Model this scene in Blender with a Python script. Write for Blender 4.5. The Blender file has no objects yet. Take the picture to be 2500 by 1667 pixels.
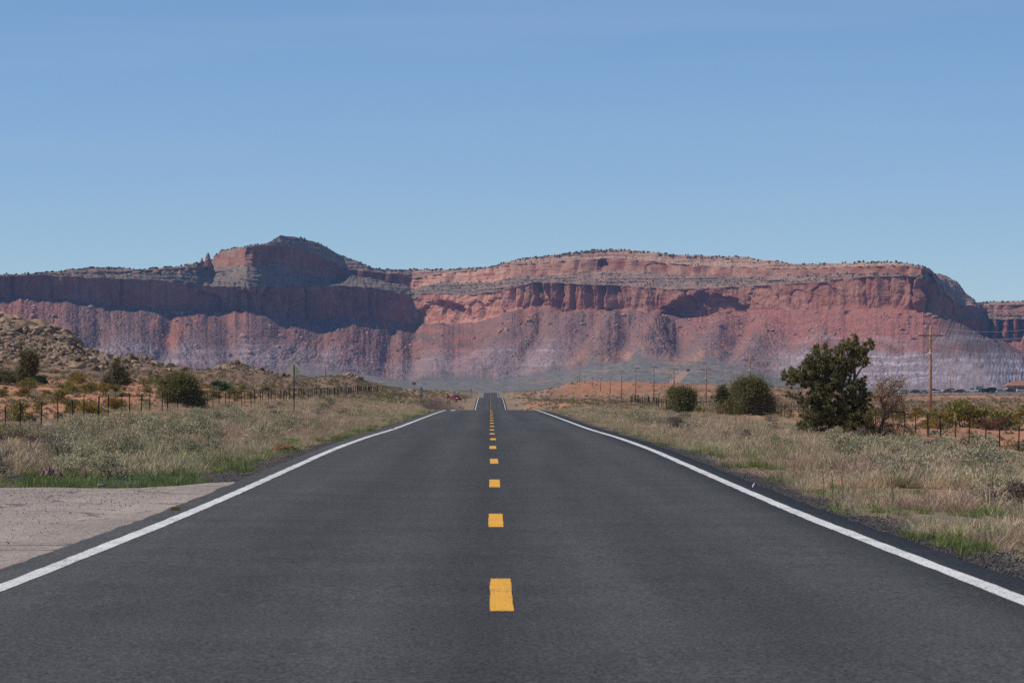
import bpy, math, random
import numpy as np
from mathutils import Vector, Matrix

# ------------------------------------------------------------------ camera
FPX, VX, VY, CAMH = 7890.0, 1197.0, 930.0, 1.5     # focal length and vanishing point on a 2500 x 1667 frame, eye height
scene = bpy.context.scene
cam_data = bpy.data.cameras.new("camera")
cam = bpy.data.objects.new("camera", cam_data)
scene.collection.objects.link(cam)
cam.location = (0, 0, CAMH)
cam.rotation_euler = (math.radians(90), 0, 0)
cam_data.sensor_width = 36.0
cam_data.lens = FPX / 2500.0 * 36.0
cam_data.shift_x = (1250.0 - VX) / 2500.0
cam_data.shift_y = (VY - 833.5) / 2500.0
cam_data.clip_start = 0.5
cam_data.clip_end = 40000.0
cam_data.dof.use_dof = True
cam_data.dof.focus_distance = 190.0
cam_data.dof.aperture_fstop = 13.0
scene.camera = cam
HAZE = 3.2e-5

# ------------------------------------------------------------------ sky, sun, exposure
SUN_EL, SUN_FWD = math.radians(47.0), math.radians(-4.0)     # sun high on the left, a hair behind the camera
SUN_DIR = Vector((-math.cos(SUN_EL) * math.cos(SUN_FWD), math.cos(SUN_EL) * math.sin(SUN_FWD), math.sin(SUN_EL)))
world = bpy.data.worlds.new("World")
scene.world = world
world.use_nodes = True
wn = world.node_tree
bg = wn.nodes["Background"]
sky = wn.nodes.new("ShaderNodeTexSky")
sky.sky_type = 'NISHITA'
sky.sun_disc = False
sky.sun_elevation = SUN_EL
sky.sun_rotation = math.radians(-94.0)
sky.altitude = 1600.0
sky.air_density = 0.85
sky.dust_density = 0.0
sky.ozone_density = 6.4
# faint high wisps, a few per cent paler than the clear sky
wtc = wn.nodes.new("ShaderNodeTexCoord"); wmp = wn.nodes.new("ShaderNodeMapping"); wmp.inputs['Scale'].default_value = (5.0, 5.0, 60.0); wmp.inputs['Rotation'].default_value = (0.0, 0.03, 0.0)
wnz = wn.nodes.new("ShaderNodeTexNoise"); wnz.inputs['Scale'].default_value = 1.0; wnz.inputs['Detail'].default_value = 6.0
wmr = wn.nodes.new("ShaderNodeMapRange"); wmr.inputs['From Min'].default_value = 0.5; wmr.inputs['From Max'].default_value = 0.8; wmr.inputs['To Max'].default_value = 0.12
wmx = wn.nodes.new("ShaderNodeMix"); wmx.data_type = 'RGBA'; wmx.inputs['B'].default_value = (5.2, 6.0, 6.8, 1)
wn.links.new(wtc.outputs['Generated'], wmp.inputs['Vector']); wn.links.new(wmp.outputs[0], wnz.inputs['Vector']); wn.links.new(wnz.outputs['Fac'], wmr.inputs['Value'])
wn.links.new(wmr.outputs[0], wmx.inputs['Factor']); wn.links.new(sky.outputs[0], wmx.inputs['A']); wn.links.new(wmx.outputs['Result'], bg.inputs[0])
bg.inputs[1].default_value = 0.105
sun_data = bpy.data.lights.new("sun", 'SUN')
sun_data.energy = 3.7
sun_data.angle = math.radians(0.53)
sun_data.color = (1.0, 0.95, 0.88)
sun = bpy.data.objects.new("sun", sun_data)
scene.collection.objects.link(sun)
sun.rotation_euler = SUN_DIR.to_track_quat('Z', 'Y').to_euler()
sun.location = SUN_DIR * 200
scene.view_settings.view_transform = 'Standard'
scene.view_settings.look = 'None'
scene.view_settings.gamma = 1.0
scene.view_settings.exposure = 0.0
scene.view_settings.use_curve_mapping = False
scene.render.engine = 'CYCLES'
scene.cycles.max_bounces = 6
scene.cycles.diffuse_bounces = 2
scene.cycles.glossy_bounces = 2
scene.cycles.transparent_max_bounces = 6
scene.cycles.volume_bounces = 0
scene.cycles.use_denoising = False        # fine grain, as in the photograph

# ------------------------------------------------------------------ helpers
random.seed(7)
RNG = np.random.default_rng(11)
COL = scene.collection

def sstep(a, b, x):
    t = np.clip((np.asarray(x, float) - a) / (b - a), 0, 1)
    return t * t * (3 - 2 * t)

_perm = np.random.default_rng(3).permutation(4096).astype(np.int64)
_ang = np.random.default_rng(4).random(4096) * 2 * np.pi
_gx, _gy = np.cos(_ang), np.sin(_ang)

def n2(x, y, s=0):
    x = np.asarray(x, float); y = np.asarray(y, float)
    x, y = np.broadcast_arrays(x, y)
    xi = np.floor(x).astype(np.int64); yi = np.floor(y).astype(np.int64)
    xf = x - xi; yf = y - yi
    u = xf * xf * xf * (xf * (xf * 6 - 15) + 10); v = yf * yf * yf * (yf * (yf * 6 - 15) + 10)
    def g(ix, iy, fx, fy):
        h = _perm[(_perm[(ix + s * 131) & 4095] + iy + s * 17) & 4095]
        return _gx[h] * fx + _gy[h] * fy
    a = g(xi, yi, xf, yf); b = g(xi + 1, yi, xf - 1, yf)
    c = g(xi, yi + 1, xf, yf - 1); d = g(xi + 1, yi + 1, xf - 1, yf - 1)
    return ((a * (1 - u) + b * u) * (1 - v) + (c * (1 - u) + d * u) * v) * 1.45

def fbm(x, y, o=4, s=0, gain=0.5):
    r = 0; a = 1.0; t = 0
    for k in range(o):
        r = r + a * n2(np.asarray(x) * 2.03 ** k, np.asarray(y) * 2.03 ** k, s + k); t += a; a *= gain
    return r / t * 1.3

def ridged(x, y, o=3, s=0):
    r = 0; a = 1.0; t = 0
    for k in range(o):
        r = r + a * (1 - 2 * np.abs(n2(np.asarray(x) * 2.1 ** k, np.asarray(y) * 2.1 ** k, s + k))); t += a; a *= 0.5
    return r / t

def hermite(xs, ys):
    xs = np.array(xs, float); ys = np.array(ys, float)
    m = np.gradient(ys, xs)
    def f(x):
        x = np.clip(np.asarray(x, float), xs[0], xs[-1])
        i = np.clip(np.searchsorted(xs, x) - 1, 0, len(xs) - 2)
        h = xs[i + 1] - xs[i]; t = (x - xs[i]) / h
        return ((2 * t**3 - 3 * t**2 + 1) * ys[i] + (t**3 - 2 * t**2 + t) * h * m[i]
                + (-2 * t**3 + 3 * t**2) * ys[i + 1] + (t**3 - t**2) * h * m[i + 1])
    return f

def at(px, py, Y):
    return Vector(((px - VX) * Y / FPX, Y, CAMH - (py - VY) * Y / FPX))

def make_mesh(name, verts, faces, cols=None, smooth=False, mats=None, midx=None):
    verts = np.asarray(verts, np.float32).reshape(-1, 3)
    me = bpy.data.meshes.new(name)
    if isinstance(faces, np.ndarray):
        nf, k = faces.shape
        loops = faces.ravel().astype(np.int32); starts = np.arange(0, nf * k, k, dtype=np.int32)
    else:
        loops = np.array([i for f in faces for i in f], np.int32)
        ln = np.array([len(f) for f in faces], np.int32)
        starts = np.concatenate([[0], np.cumsum(ln)[:-1]]).astype(np.int32) if len(ln) else np.zeros(0, np.int32)
        nf = len(faces)
    me.vertices.add(len(verts)); me.vertices.foreach_set("co", verts.ravel())
    me.loops.add(len(loops)); me.loops.foreach_set("vertex_index", loops)
    me.polygons.add(nf); me.polygons.foreach_set("loop_start", starts)
    if midx is not None:
        me.polygons.foreach_set("material_index", np.asarray(midx, np.int32))
    me.update(calc_edges=True)
    me.polygons.foreach_set("use_smooth", np.full(nf, bool(smooth)))
    if cols is not None:
        c = np.ones((len(verts), 4), np.float32); c[:, :3] = cols
        ca = me.color_attributes.new("Col", 'FLOAT_COLOR', 'POINT'); ca.data.foreach_set("color", c.ravel())
    for m in (mats or []):
        me.materials.append(m)
    me.validate()
    return me

def link(name, me, parent=None, loc=None, rot=None, scl=None):
    o = bpy.data.objects.new(name, me); COL.objects.link(o)
    if parent is not None: o.parent = parent
    if loc is not None: o.location = loc
    if rot is not None: o.rotation_euler = rot
    if scl is not None: o.scale = scl
    return o

def obj(name, verts, faces, mat, parent=None, cols=None, smooth=False, loc=None, rot=None):
    return link(name, make_mesh(name, verts, faces, cols, smooth, [mat]), parent, loc, rot)

def tag(o, label=None, cat=None, group=None, kind=None):
    if label: o["label"] = label
    if cat: o["category"] = cat
    if group: o["group"] = group
    if kind: o["kind"] = kind
    return o

def thing(name, loc, label, cat, group=None, rz=0.0):
    o = bpy.data.objects.new(name, None); COL.objects.link(o)
    o.location = loc; o.rotation_euler = (0, 0, rz); o.empty_display_size = 0.2
    return tag(o, label, cat, group)

def grid_faces(nr, nc):
    i = np.arange(nr - 1)[:, None] * nc + np.arange(nc - 1)[None, :]
    return np.stack([i, i + 1, i + nc + 1, i + nc], -1).reshape(-1, 4)

class MB:
    """collects boxes, tubes and lofts into one mesh"""
    def __init__(s): s.v = []; s.f = []
    def add(s, v, f):
        b = len(s.v); s.v += [tuple(p) for p in v]; s.f += [tuple(i + b for i in q) for q in f]; return s
    def box(s, c, d, M=None):
        x, y, z = d[0] / 2, d[1] / 2, d[2] / 2
        v = [Vector((sx * x, sy * y, sz * z)) for sx in (-1, 1) for sy in (-1, 1) for sz in (-1, 1)]
        if M is not None: v = [M @ p for p in v]
        v = [p + Vector(c) for p in v]
        return s.add(v, [(0, 1, 3, 2), (4, 6, 7, 5), (0, 4, 5, 1), (2, 3, 7, 6), (0, 2, 6, 4), (1, 5, 7, 3)])
    def tube(s, pts, rad, n=6, cap=True):
        pts = [Vector(p) for p in pts]
        rings = []
        for i, p in enumerate(pts):
            d = (pts[min(i + 1, len(pts) - 1)] - pts[max(i - 1, 0)])
            d = d.normalized() if d.length > 1e-9 else Vector((0, 0, 1))
            a = d.cross(Vector((0, 1, 0)) if abs(d.y) < 0.9 else Vector((1, 0, 0))).normalized(); b = d.cross(a)
            r = rad[i] if hasattr(rad, '__len__') else rad
            rings.append([p + (a * math.cos(2 * math.pi * k / n) + b * math.sin(2 * math.pi * k / n)) * r for k in range(n)])
        v = [q for R in rings for q in R]
        f = [(i * n + k, i * n + (k + 1) % n, (i + 1) * n + (k + 1) % n, (i + 1) * n + k) for i in range(len(pts) - 1) for k in range(n)]
        if cap:
            f += [tuple(range(n - 1, -1, -1)), tuple((len(pts) - 1) * n + k for k in range(n))]
        return s.add(v, f)
    def loft(s, rings, cap=True):
        n = len(rings[0]); v = [q for R in rings for q in R]
        f = [(i * n + k, i * n + (k + 1) % n, (i + 1) * n + (k + 1) % n, (i + 1) * n + k) for i in range(len(rings) - 1) for k in range(n)]
        if cap: f += [tuple(range(n - 1, -1, -1)), tuple((len(rings) - 1) * n + k for k in range(n))]
        return s.add(v, f)
    def mesh(s, name, mat, smooth=False): return make_mesh(name, np.array([tuple(p) for p in s.v]), s.f, None, smooth, [mat])
    def build(s, name, mat, parent=None, smooth=False, loc=None): return link(name, s.mesh(name, mat, smooth), parent, loc)

# ------------------------------------------------------------------ materials
def new_mat(name):
    m = bpy.data.materials.new(name); m.use_nodes = True
    return m, m.node_tree, m.node_tree.nodes["Principled BSDF"]

def N(nt, t, **kw):
    n = nt.nodes.new(t)
    for k, v in kw.items():
        if k.startswith('i_'):
            n.inputs[k[2:].replace('_', ' ')].default_value = v
        else: setattr(n, k, v)
    return n

def simple_mat(name, col, rough=0.7, metal=0.0, spec=0.3, noise=0.0, nscale=8.0):
    m, nt, p = new_mat(name)
    p.inputs['Roughness'].default_value = rough; p.inputs['Metallic'].default_value = metal
    p.inputs['Specular IOR Level'].default_value = spec
    p.inputs['Base Color'].default_value = (*col, 1)
    if noise > 0:
        tc = N(nt, 'ShaderNodeTexCoord'); nz = N(nt, 'ShaderNodeTexNoise', i_Scale=nscale, i_Detail=4.0)
        nt.links.new(tc.outputs['Object'], nz.inputs['Vector'])
        r = N(nt, 'ShaderNodeMapRange', i_From_Min=0.3, i_From_Max=0.7, i_To_Min=1 - noise, i_To_Max=1 + noise)
        nt.links.new(nz.outputs['Fac'], r.inputs['Value'])
        mx = N(nt, 'ShaderNodeVectorMath', operation='SCALE'); mx.inputs[0].default_value = col
        nt.links.new(r.outputs[0], mx.inputs['Scale']); nt.links.new(mx.outputs[0], p.inputs['Base Color'])
    return m

def vcol_mat(name, scales, rough=0.95, bump=0.0, bump_scale=1.0, bump_dist=0.1, rand=0.0, transl=0.0):
    """base colour from the Col attribute, broken up by object-space noise of the given (scale, amount) pairs"""
    m, nt, p = new_mat(name)
    p.inputs['Roughness'].default_value = rough; p.inputs['Specular IOR Level'].default_value = 0.08
    at_ = N(nt, 'ShaderNodeAttribute', attribute_name="Col")
    col = at_.outputs['Color']
    tc = N(nt, 'ShaderNodeTexCoord')
    for sc, am in scales:
        nz = N(nt, 'ShaderNodeTexNoise', i_Scale=sc, i_Detail=5.0, i_Roughness=0.65)
        nt.links.new(tc.outputs['Object'], nz.inputs['Vector'])
        r = N(nt, 'ShaderNodeMapRange', i_From_Min=0.28, i_From_Max=0.72, i_To_Min=1 - am, i_To_Max=1 + am)
        nt.links.new(nz.outputs['Fac'], r.inputs['Value'])
        mx = N(nt, 'ShaderNodeVectorMath', operation='SCALE')
        nt.links.new(col, mx.inputs[0]); nt.links.new(r.outputs[0], mx.inputs['Scale']); col = mx.outputs[0]
    if rand > 0:
        oi = N(nt, 'ShaderNodeObjectInfo')
        r = N(nt, 'ShaderNodeMapRange', i_To_Min=1 - rand, i_To_Max=1 + rand)
        nt.links.new(oi.outputs['Random'], r.inputs['Value'])
        mx = N(nt, 'ShaderNodeVectorMath', operation='SCALE')
        nt.links.new(col, mx.inputs[0]); nt.links.new(r.outputs[0], mx.inputs['Scale']); col = mx.outputs[0]
    nt.links.new(col, p.inputs['Base Color'])
    if bump > 0:
        nz = N(nt, 'ShaderNodeTexNoise', i_Scale=bump_scale, i_Detail=6.0, i_Roughness=0.7)
        nt.links.new(tc.outputs['Object'], nz.inputs['Vector'])
        b = N(nt, 'ShaderNodeBump', i_Strength=bump, i_Distance=bump_dist)
        nt.links.new(nz.outputs['Fac'], b.inputs['Height']); nt.links.new(b.outputs[0], p.inputs['Normal'])
    if transl > 0:
        tr = N(nt, 'ShaderNodeBsdfTranslucent'); nt.links.new(col, tr.inputs['Color'])
        mix = N(nt, 'ShaderNodeMixShader', i_Fac=transl)
        out = nt.nodes['Material Output']
        nt.links.new(p.outputs[0], mix.inputs[1]); nt.links.new(tr.outputs[0], mix.inputs[2]); nt.links.new(mix.outputs[0], out.inputs['Surface'])
    return m

def asphalt_mat(name, c1, c2, streak=True, spots=0.0):
    m, nt, p = new_mat(name)
    p.inputs['Roughness'].default_value = 0.9; p.inputs['Specular IOR Level'].default_value = 0.12
    tc = N(nt, 'ShaderNodeTexCoord')
    def noise(scale, vec=None, det=4.0, rough=0.6):
        n = N(nt, 'ShaderNodeTexNoise', i_Scale=scale, i_Detail=det, i_Roughness=rough)
        nt.links.new(vec if vec is not None else tc.outputs['Object'], n.inputs['Vector']); return n.outputs['Fac']
    def mrange(v, a, b, c, d):
        r = N(nt, 'ShaderNodeMapRange', i_From_Min=a, i_From_Max=b, i_To_Min=c, i_To_Max=d); nt.links.new(v, r.inputs['Value']); return r.outputs[0]
    def mul(a, b):
        r = N(nt, 'ShaderNodeMath', operation='MULTIPLY'); nt.links.new(a, r.inputs[0]); nt.links.new(b, r.inputs[1]); return r.outputs[0]
    g = mrange(noise(46.0, det=2.0), 0.3, 0.7, 0.3, 1.75)
    g = mul(g, mrange(noise(14.0, det=4.0, rough=.8), 0.32, 0.68, 0.62, 1.38))
    g = mul(g, mrange(noise(0.7), 0.3, 0.7, 0.9, 1.1))
    if streak:
        mp = N(nt, 'ShaderNodeMapping'); mp.inputs['Scale'].default_value = (1.1, 0.03, 1.0)
        nt.links.new(tc.outputs['Object'], mp.inputs['Vector'])
        g = mul(g, mrange(noise(1.0, mp.outputs[0], 3.0), 0.3, 0.7, 0.86, 1.14))
        # tyre-worn wheel tracks, a touch paler than the oiled lane middle and the crown joint
        sx = N(nt, 'ShaderNodeSeparateXYZ'); nt.links.new(tc.outputs['Object'], sx.inputs[0])
        ab = N(nt, 'ShaderNodeMath', operation='ABSOLUTE'); nt.links.new(sx.outputs[0], ab.inputs[0])
        cr = N(nt, 'ShaderNodeValToRGB'); e = cr.color_ramp.elements
        e[0].position = 0.0; e[0].color = (.78, .78, .78, 1); e[1].position = 0.06; e[1].color = (.88, .88, .88, 1)
        for ps, vv in ((0.2, 1.10), (0.42, 0.92), (0.66, 1.12), (0.86, 0.96), (1.0, 0.9)):
            q = cr.color_ramp.elements.new(ps); q.color = (vv, vv, vv, 1)
        sc = N(nt, 'ShaderNodeMath', operation='MULTIPLY'); sc.inputs[1].default_value = 0.25
        nt.links.new(ab.outputs[0], sc.inputs[0]); nt.links.new(sc.outputs[0], cr.inputs['Fac'])
        g = mul(g, cr.outputs['Color'])
    if not streak:
        # hairline cracks and tyre-darkened patches of the old surface
        wv = N(nt, 'ShaderNodeTexNoise', i_Scale=0.9, i_Detail=4.0); nt.links.new(tc.outputs['Object'], wv.inputs['Vector'])
        wa = N(nt, 'ShaderNodeVectorMath', operation='MULTIPLY_ADD'); wa.inputs[1].default_value = (1.4, 1.4, 0); nt.links.new(wv.outputs['Color'], wa.inputs[0]); nt.links.new(tc.outputs['Object'], wa.inputs[2])
        vo = N(nt, 'ShaderNodeTexVoronoi', feature='DISTANCE_TO_EDGE', i_Scale=0.33); nt.links.new(wa.outputs[0], vo.inputs['Vector'])
        g = mul(g, mrange(vo.outputs['Distance'], 0.004, 0.016, 0.45, 1.0))
        mp = N(nt, 'ShaderNodeMapping'); mp.inputs['Scale'].default_value = (0.5, 0.12, 1.0); mp.inputs['Rotation'].default_value = (0, 0, 0.5); nt.links.new(tc.outputs['Object'], mp.inputs['Vector'])
        g = mul(g, mrange(noise(1.0, mp.outputs[0], 4.0), 0.35, 0.65, 0.82, 1.1))
    cm = N(nt, 'ShaderNodeMix', data_type='RGBA')
    nt.links.new(noise(0.35), cm.inputs['Factor'])
    cm.inputs['A'].default_value = (*c1, 1); cm.inputs['B'].default_value = (*c2, 1)
    mx = N(nt, 'ShaderNodeVectorMath', operation='SCALE')
    nt.links.new(cm.outputs['Result'], mx.inputs[0]); nt.links.new(g, mx.inputs['Scale'])
    nt.links.new(mx.outputs[0], p.inputs['Base Color'])
    b = N(nt, 'ShaderNodeBump', i_Strength=0.5, i_Distance=0.006)
    nt.links.new(noise(70.0, det=2.0), b.inputs['Height']); nt.links.new(b.outputs[0], p.inputs['Normal'])
    return m

def paint_mat(name, col, under, wear=0.42):
    m, nt, p = new_mat(name)
    p.inputs['Roughness'].default_value = 0.75; p.inputs['Specular IOR Level'].default_value = 0.2
    tc = N(nt, 'ShaderNodeTexCoord')
    n1 = N(nt, 'ShaderNodeTexNoise', i_Scale=55.0, i_Detail=3.0); nt.links.new(tc.outputs['Object'], n1.inputs['Vector'])
    n3 = N(nt, 'ShaderNodeTexNoise', i_Scale=1.3, i_Detail=4.0); nt.links.new(tc.outputs['Object'], n3.inputs['Vector'])
    ad = N(nt, 'ShaderNodeMath', operation='MULTIPLY_ADD'); ad.inputs[1].default_value = 0.35
    nt.links.new(n3.outputs['Fac'], ad.inputs[0]); nt.links.new(n1.outputs['Fac'], ad.inputs[2])
    r = N(nt, 'ShaderNodeMapRange', i_From_Min=wear, i_From_Max=wear + 0.14); nt.links.new(ad.outputs[0], r.inputs['Value'])
    cm = N(nt, 'ShaderNodeMix', data_type='RGBA'); nt.links.new(r.outputs[0], cm.inputs['Factor'])
    cm.inputs['A'].default_value = (*under, 1); cm.inputs['B'].default_value = (*col, 1)
    nt.links.new(cm.outputs['Result'], p.inputs['Base Color'])
    return m

# ------------------------------------------------------------------ mesa outline: rim, cliff foot and talus foot with their distances
def curve(pts):
    a = np.array(pts, float); return lambda x: np.interp(x, a[:, 0], a[:, 1])
SKY = curve([(-400, 690), (-150, 680), (0, 672), (80, 668), (155, 662), (165, 657), (240, 652), (300, 654), (330, 659), (400, 653), (440, 650), (480, 642), (500, 640), (517, 636), (528, 622), (540, 611), (560, 607), (609, 600), (640, 596), (663, 588), (685, 575), (726, 580), (772, 592), (799, 605), (826, 621), (854, 632), (881, 641), (908, 655), (935, 658), (1044, 658), (1178, 655), (1205, 651), (1232, 642), (1273, 632), (1341, 624), (1395, 618), (1436, 612), (1504, 608), (1569, 614), (1650, 622), (1732, 625), (1827, 627), (1854, 635), (1895, 637), (1944, 646), (2027, 643), (2155, 639), (2219, 643), (2270, 655), (2282, 667), (2285, 669), (2298, 669), (2313, 677), (2334, 686), (2344, 695), (2357, 715), (2377, 729), (2380, 738), (2436, 736), (2500, 735), (2700, 733), (2900, 740)])
CT = curve([(-400, 700), (-150, 684), (0, 675), (100, 671), (200, 676), (300, 681), (400, 688), (500, 698), (600, 700), (660, 699), (710, 698), (820, 697), (900, 700), (950, 709), (1000, 724), (1012, 728), (1030, 716), (1070, 715), (1150, 719), (1200, 714), (1250, 701), (1300, 689), (1350, 691), (1400, 693), (1450, 696), (1500, 696), (1560, 699), (1610, 704), (1650, 706), (1750, 702), (1820, 699), (1900, 694), (2000, 689), (2050, 680), (2130, 675), (2200, 674), (2250, 677), (2270, 682), (2284, 690), (2303, 706), (2308, 720), (2328, 735), (2331, 756), (2335, 779), (2500, 778), (2900, 780)])
CB = curve([(-400, 740), (0, 728), (100, 728), (200, 736), (300, 747), (400, 755), (500, 758), (600, 759), (660, 766), (710, 774), (760, 781), (820, 778), (900, 778), (950, 782), (1000, 788), (1070, 789), (1150, 788), (1200, 775), (1250, 756), (1300, 750), (1350, 758), (1400, 760), (1450, 760), (1500, 757), (1560, 758), (1610, 767), (1650, 777), (1750, 768), (1820, 761), (1900, 755), (2000, 754), (2080, 755), (2130, 753), (2200, 755), (2250, 759), (2300, 779), (2332, 786), (2340, 789), (2366, 808), (2400, 836), (2500, 838), (2900, 836)])
UT = curve([(-400, 695), (0, 673), (150, 668), (300, 664), (480, 652), (517, 642), (530, 622), (600, 603), (630, 600), (700, 601), (760, 616), (810, 637), (840, 655), (908, 664), (990, 671), (1012, 680), (1050, 672), (1100, 666), (1200, 655), (1250, 646), (1350, 640), (1430, 634), (1500, 628), (1600, 640), (1700, 649), (1800, 651), (1900, 654), (2000, 655), (2100, 650), (2200, 648), (2260, 656), (2280, 676), (2290, 693), (2303, 703), (2308, 717), (2328, 732), (2331, 752), (2335, 745), (2500, 744), (2900, 746)])
UB = curve([(-400, 697), (0, 674), (150, 669), (300, 670), (480, 660), (517, 652), (530, 649), (600, 647), (630, 650), (674, 643), (700, 650), (760, 672), (810, 687), (835, 684), (854, 669), (908, 679), (990, 697), (1012, 704), (1050, 692), (1100, 688), (1200, 688), (1250, 675), (1350, 671), (1430, 664), (1500, 656), (1600, 667), (1700, 673), (1800, 675), (1900, 672), (2000, 669), (2100, 667), (2200, 668), (2260, 672), (2280, 682), (2290, 694), (2303, 704.5), (2308, 718.5), (2328, 733.5), (2331, 754), (2335, 764), (2500, 764), (2900, 766)])
TOE = curve([(-400, 905), (0, 905), (400, 905), (600, 908), (800, 906), (900, 914), (935, 921), (1000, 926), (1100, 928), (1250, 924), (1330, 915), (1400, 904), (1500, 888), (1560, 880), (1640, 884), (1700, 882), (1780, 896), (1850, 908), (1900, 922), (2000, 938), (2100, 946), (2300, 952), (2900, 952)])
CBY = curve([(-400, 4500), (0, 4950), (250, 5120), (500, 5330), (640, 5420), (740, 5560), (1005, 5830), (1020, 5830), (1160, 5720), (1250, 5600), (1640, 5400), (1800, 5330), (2000, 5120), (2180, 4960), (2255, 4930), (2285, 5000), (2310, 5150), (2331, 5420), (2336, 5560), (2400, 5750), (2500, 5750), (2900, 5600)])
TRUN = curve([(-400, 5.6), (850, 5.4), (1000, 4.6), (1250, 4.4), (1600, 4.2), (2000, 3.8), (2250, 3.6), (2330, 3.0), (2336, 4.5), (2900, 4.2)])
mx = np.arange(-400, 2901, 2.0)
mx = np.unique(np.concatenate([mx, np.arange(2281, 2339, 1.0)]))
nm = len(mx)
jit = lambda a, sc, s: a * (fbm(mx / sc, s + .3, 4, s))
sky_y = SKY(mx) + jit(2.2, 22, 1); ct_y = CT(mx) + jit(3.0, 30, 2); cb_y = CB(mx) + jit(6.0, 34, 3)
ut_y = UT(mx) + jit(2.5, 24, 4); ub_y = UB(mx) + jit(4, 26, 5); toe_y = TOE(mx) + jit(3, 60, 6)
edge = (mx > 2279) & (mx < 2334)
for arr, f in ((ct_y, CT), (ut_y, UT), (ub_y, UB), (sky_y, SKY)): arr[edge] = f(mx[edge])
ct_y = np.minimum(ct_y, cb_y - 6); ub_y = np.minimum(ub_y, ct_y - .8); ut_y = np.minimum(ut_y, ub_y - 1.0); sky_y = np.minimum(sky_y, ut_y - 1.0)
zpy = lambda y, Y: CAMH - (y - VY) * Y / FPX
cbY = CBY(mx) + 16 * fbm(mx / 130, .7, 2, 14)
cbz = zpy(cb_y, cbY)
toeY = cbY - 330
for _ in range(6): toeY = cbY - 50 - TRUN(mx) * (cbz - zpy(toe_y, toeY))
ksm = np.ones(301) / 301
toeY = np.minimum(toeY, np.interp(mx, [0, 700, 900, 1000, 1150, 1300, 3000], [9e3, 9e3, 5200, 5180, 5180, 9e3, 9e3]))
toeY = np.convolve(np.pad(toeY, 150, 'edge'), ksm, 'valid')
toeY = np.where(mx > 2215, np.interp(mx, [2215, 2900], [np.interp(2215, mx, toeY), 4450]), toeY)
toeY = np.convolve(np.pad(toeY, 100, 'edge'), np.ones(201) / 201, 'valid')
toez = zpy(toe_y, toeY)
ctY = cbY + 9; ctz = zpy(ct_y, ctY)
bulge = np.interp(mx, [-400, 480, 517, 560, 625, 700, 830, 1010, 1100, 1400, 1450, 1480, 2900], [20, 40, 190, 120, 12, 60, 150, 40, 20, 20, 55, 15, 15])
ubY = ctY + 14 + bulge
for _ in range(2): ubY = np.maximum(ctY + 10 + bulge, ctY + 1.5 * (zpy(ub_y, ubY) - ctz))
ubY[edge] = ctY[edge] + 3
ubz = zpy(ub_y, ubY)
utY = ubY + 8 + np.interp(mx, [900, 1250, 2000, 2200], [0, 22, 22, 6]); utY[edge] = ubY[edge] + 2
utz = zpy(ut_y, utY)
skY = utY + 30
for _ in range(3): skY = utY + 12 + 1.9 * np.maximum(0, zpy(sky_y, skY) - utz)
skY = np.where((mx > 2283) & (mx < 2381), np.maximum(skY, 6300), skY)
skz = zpy(sky_y, skY)

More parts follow.
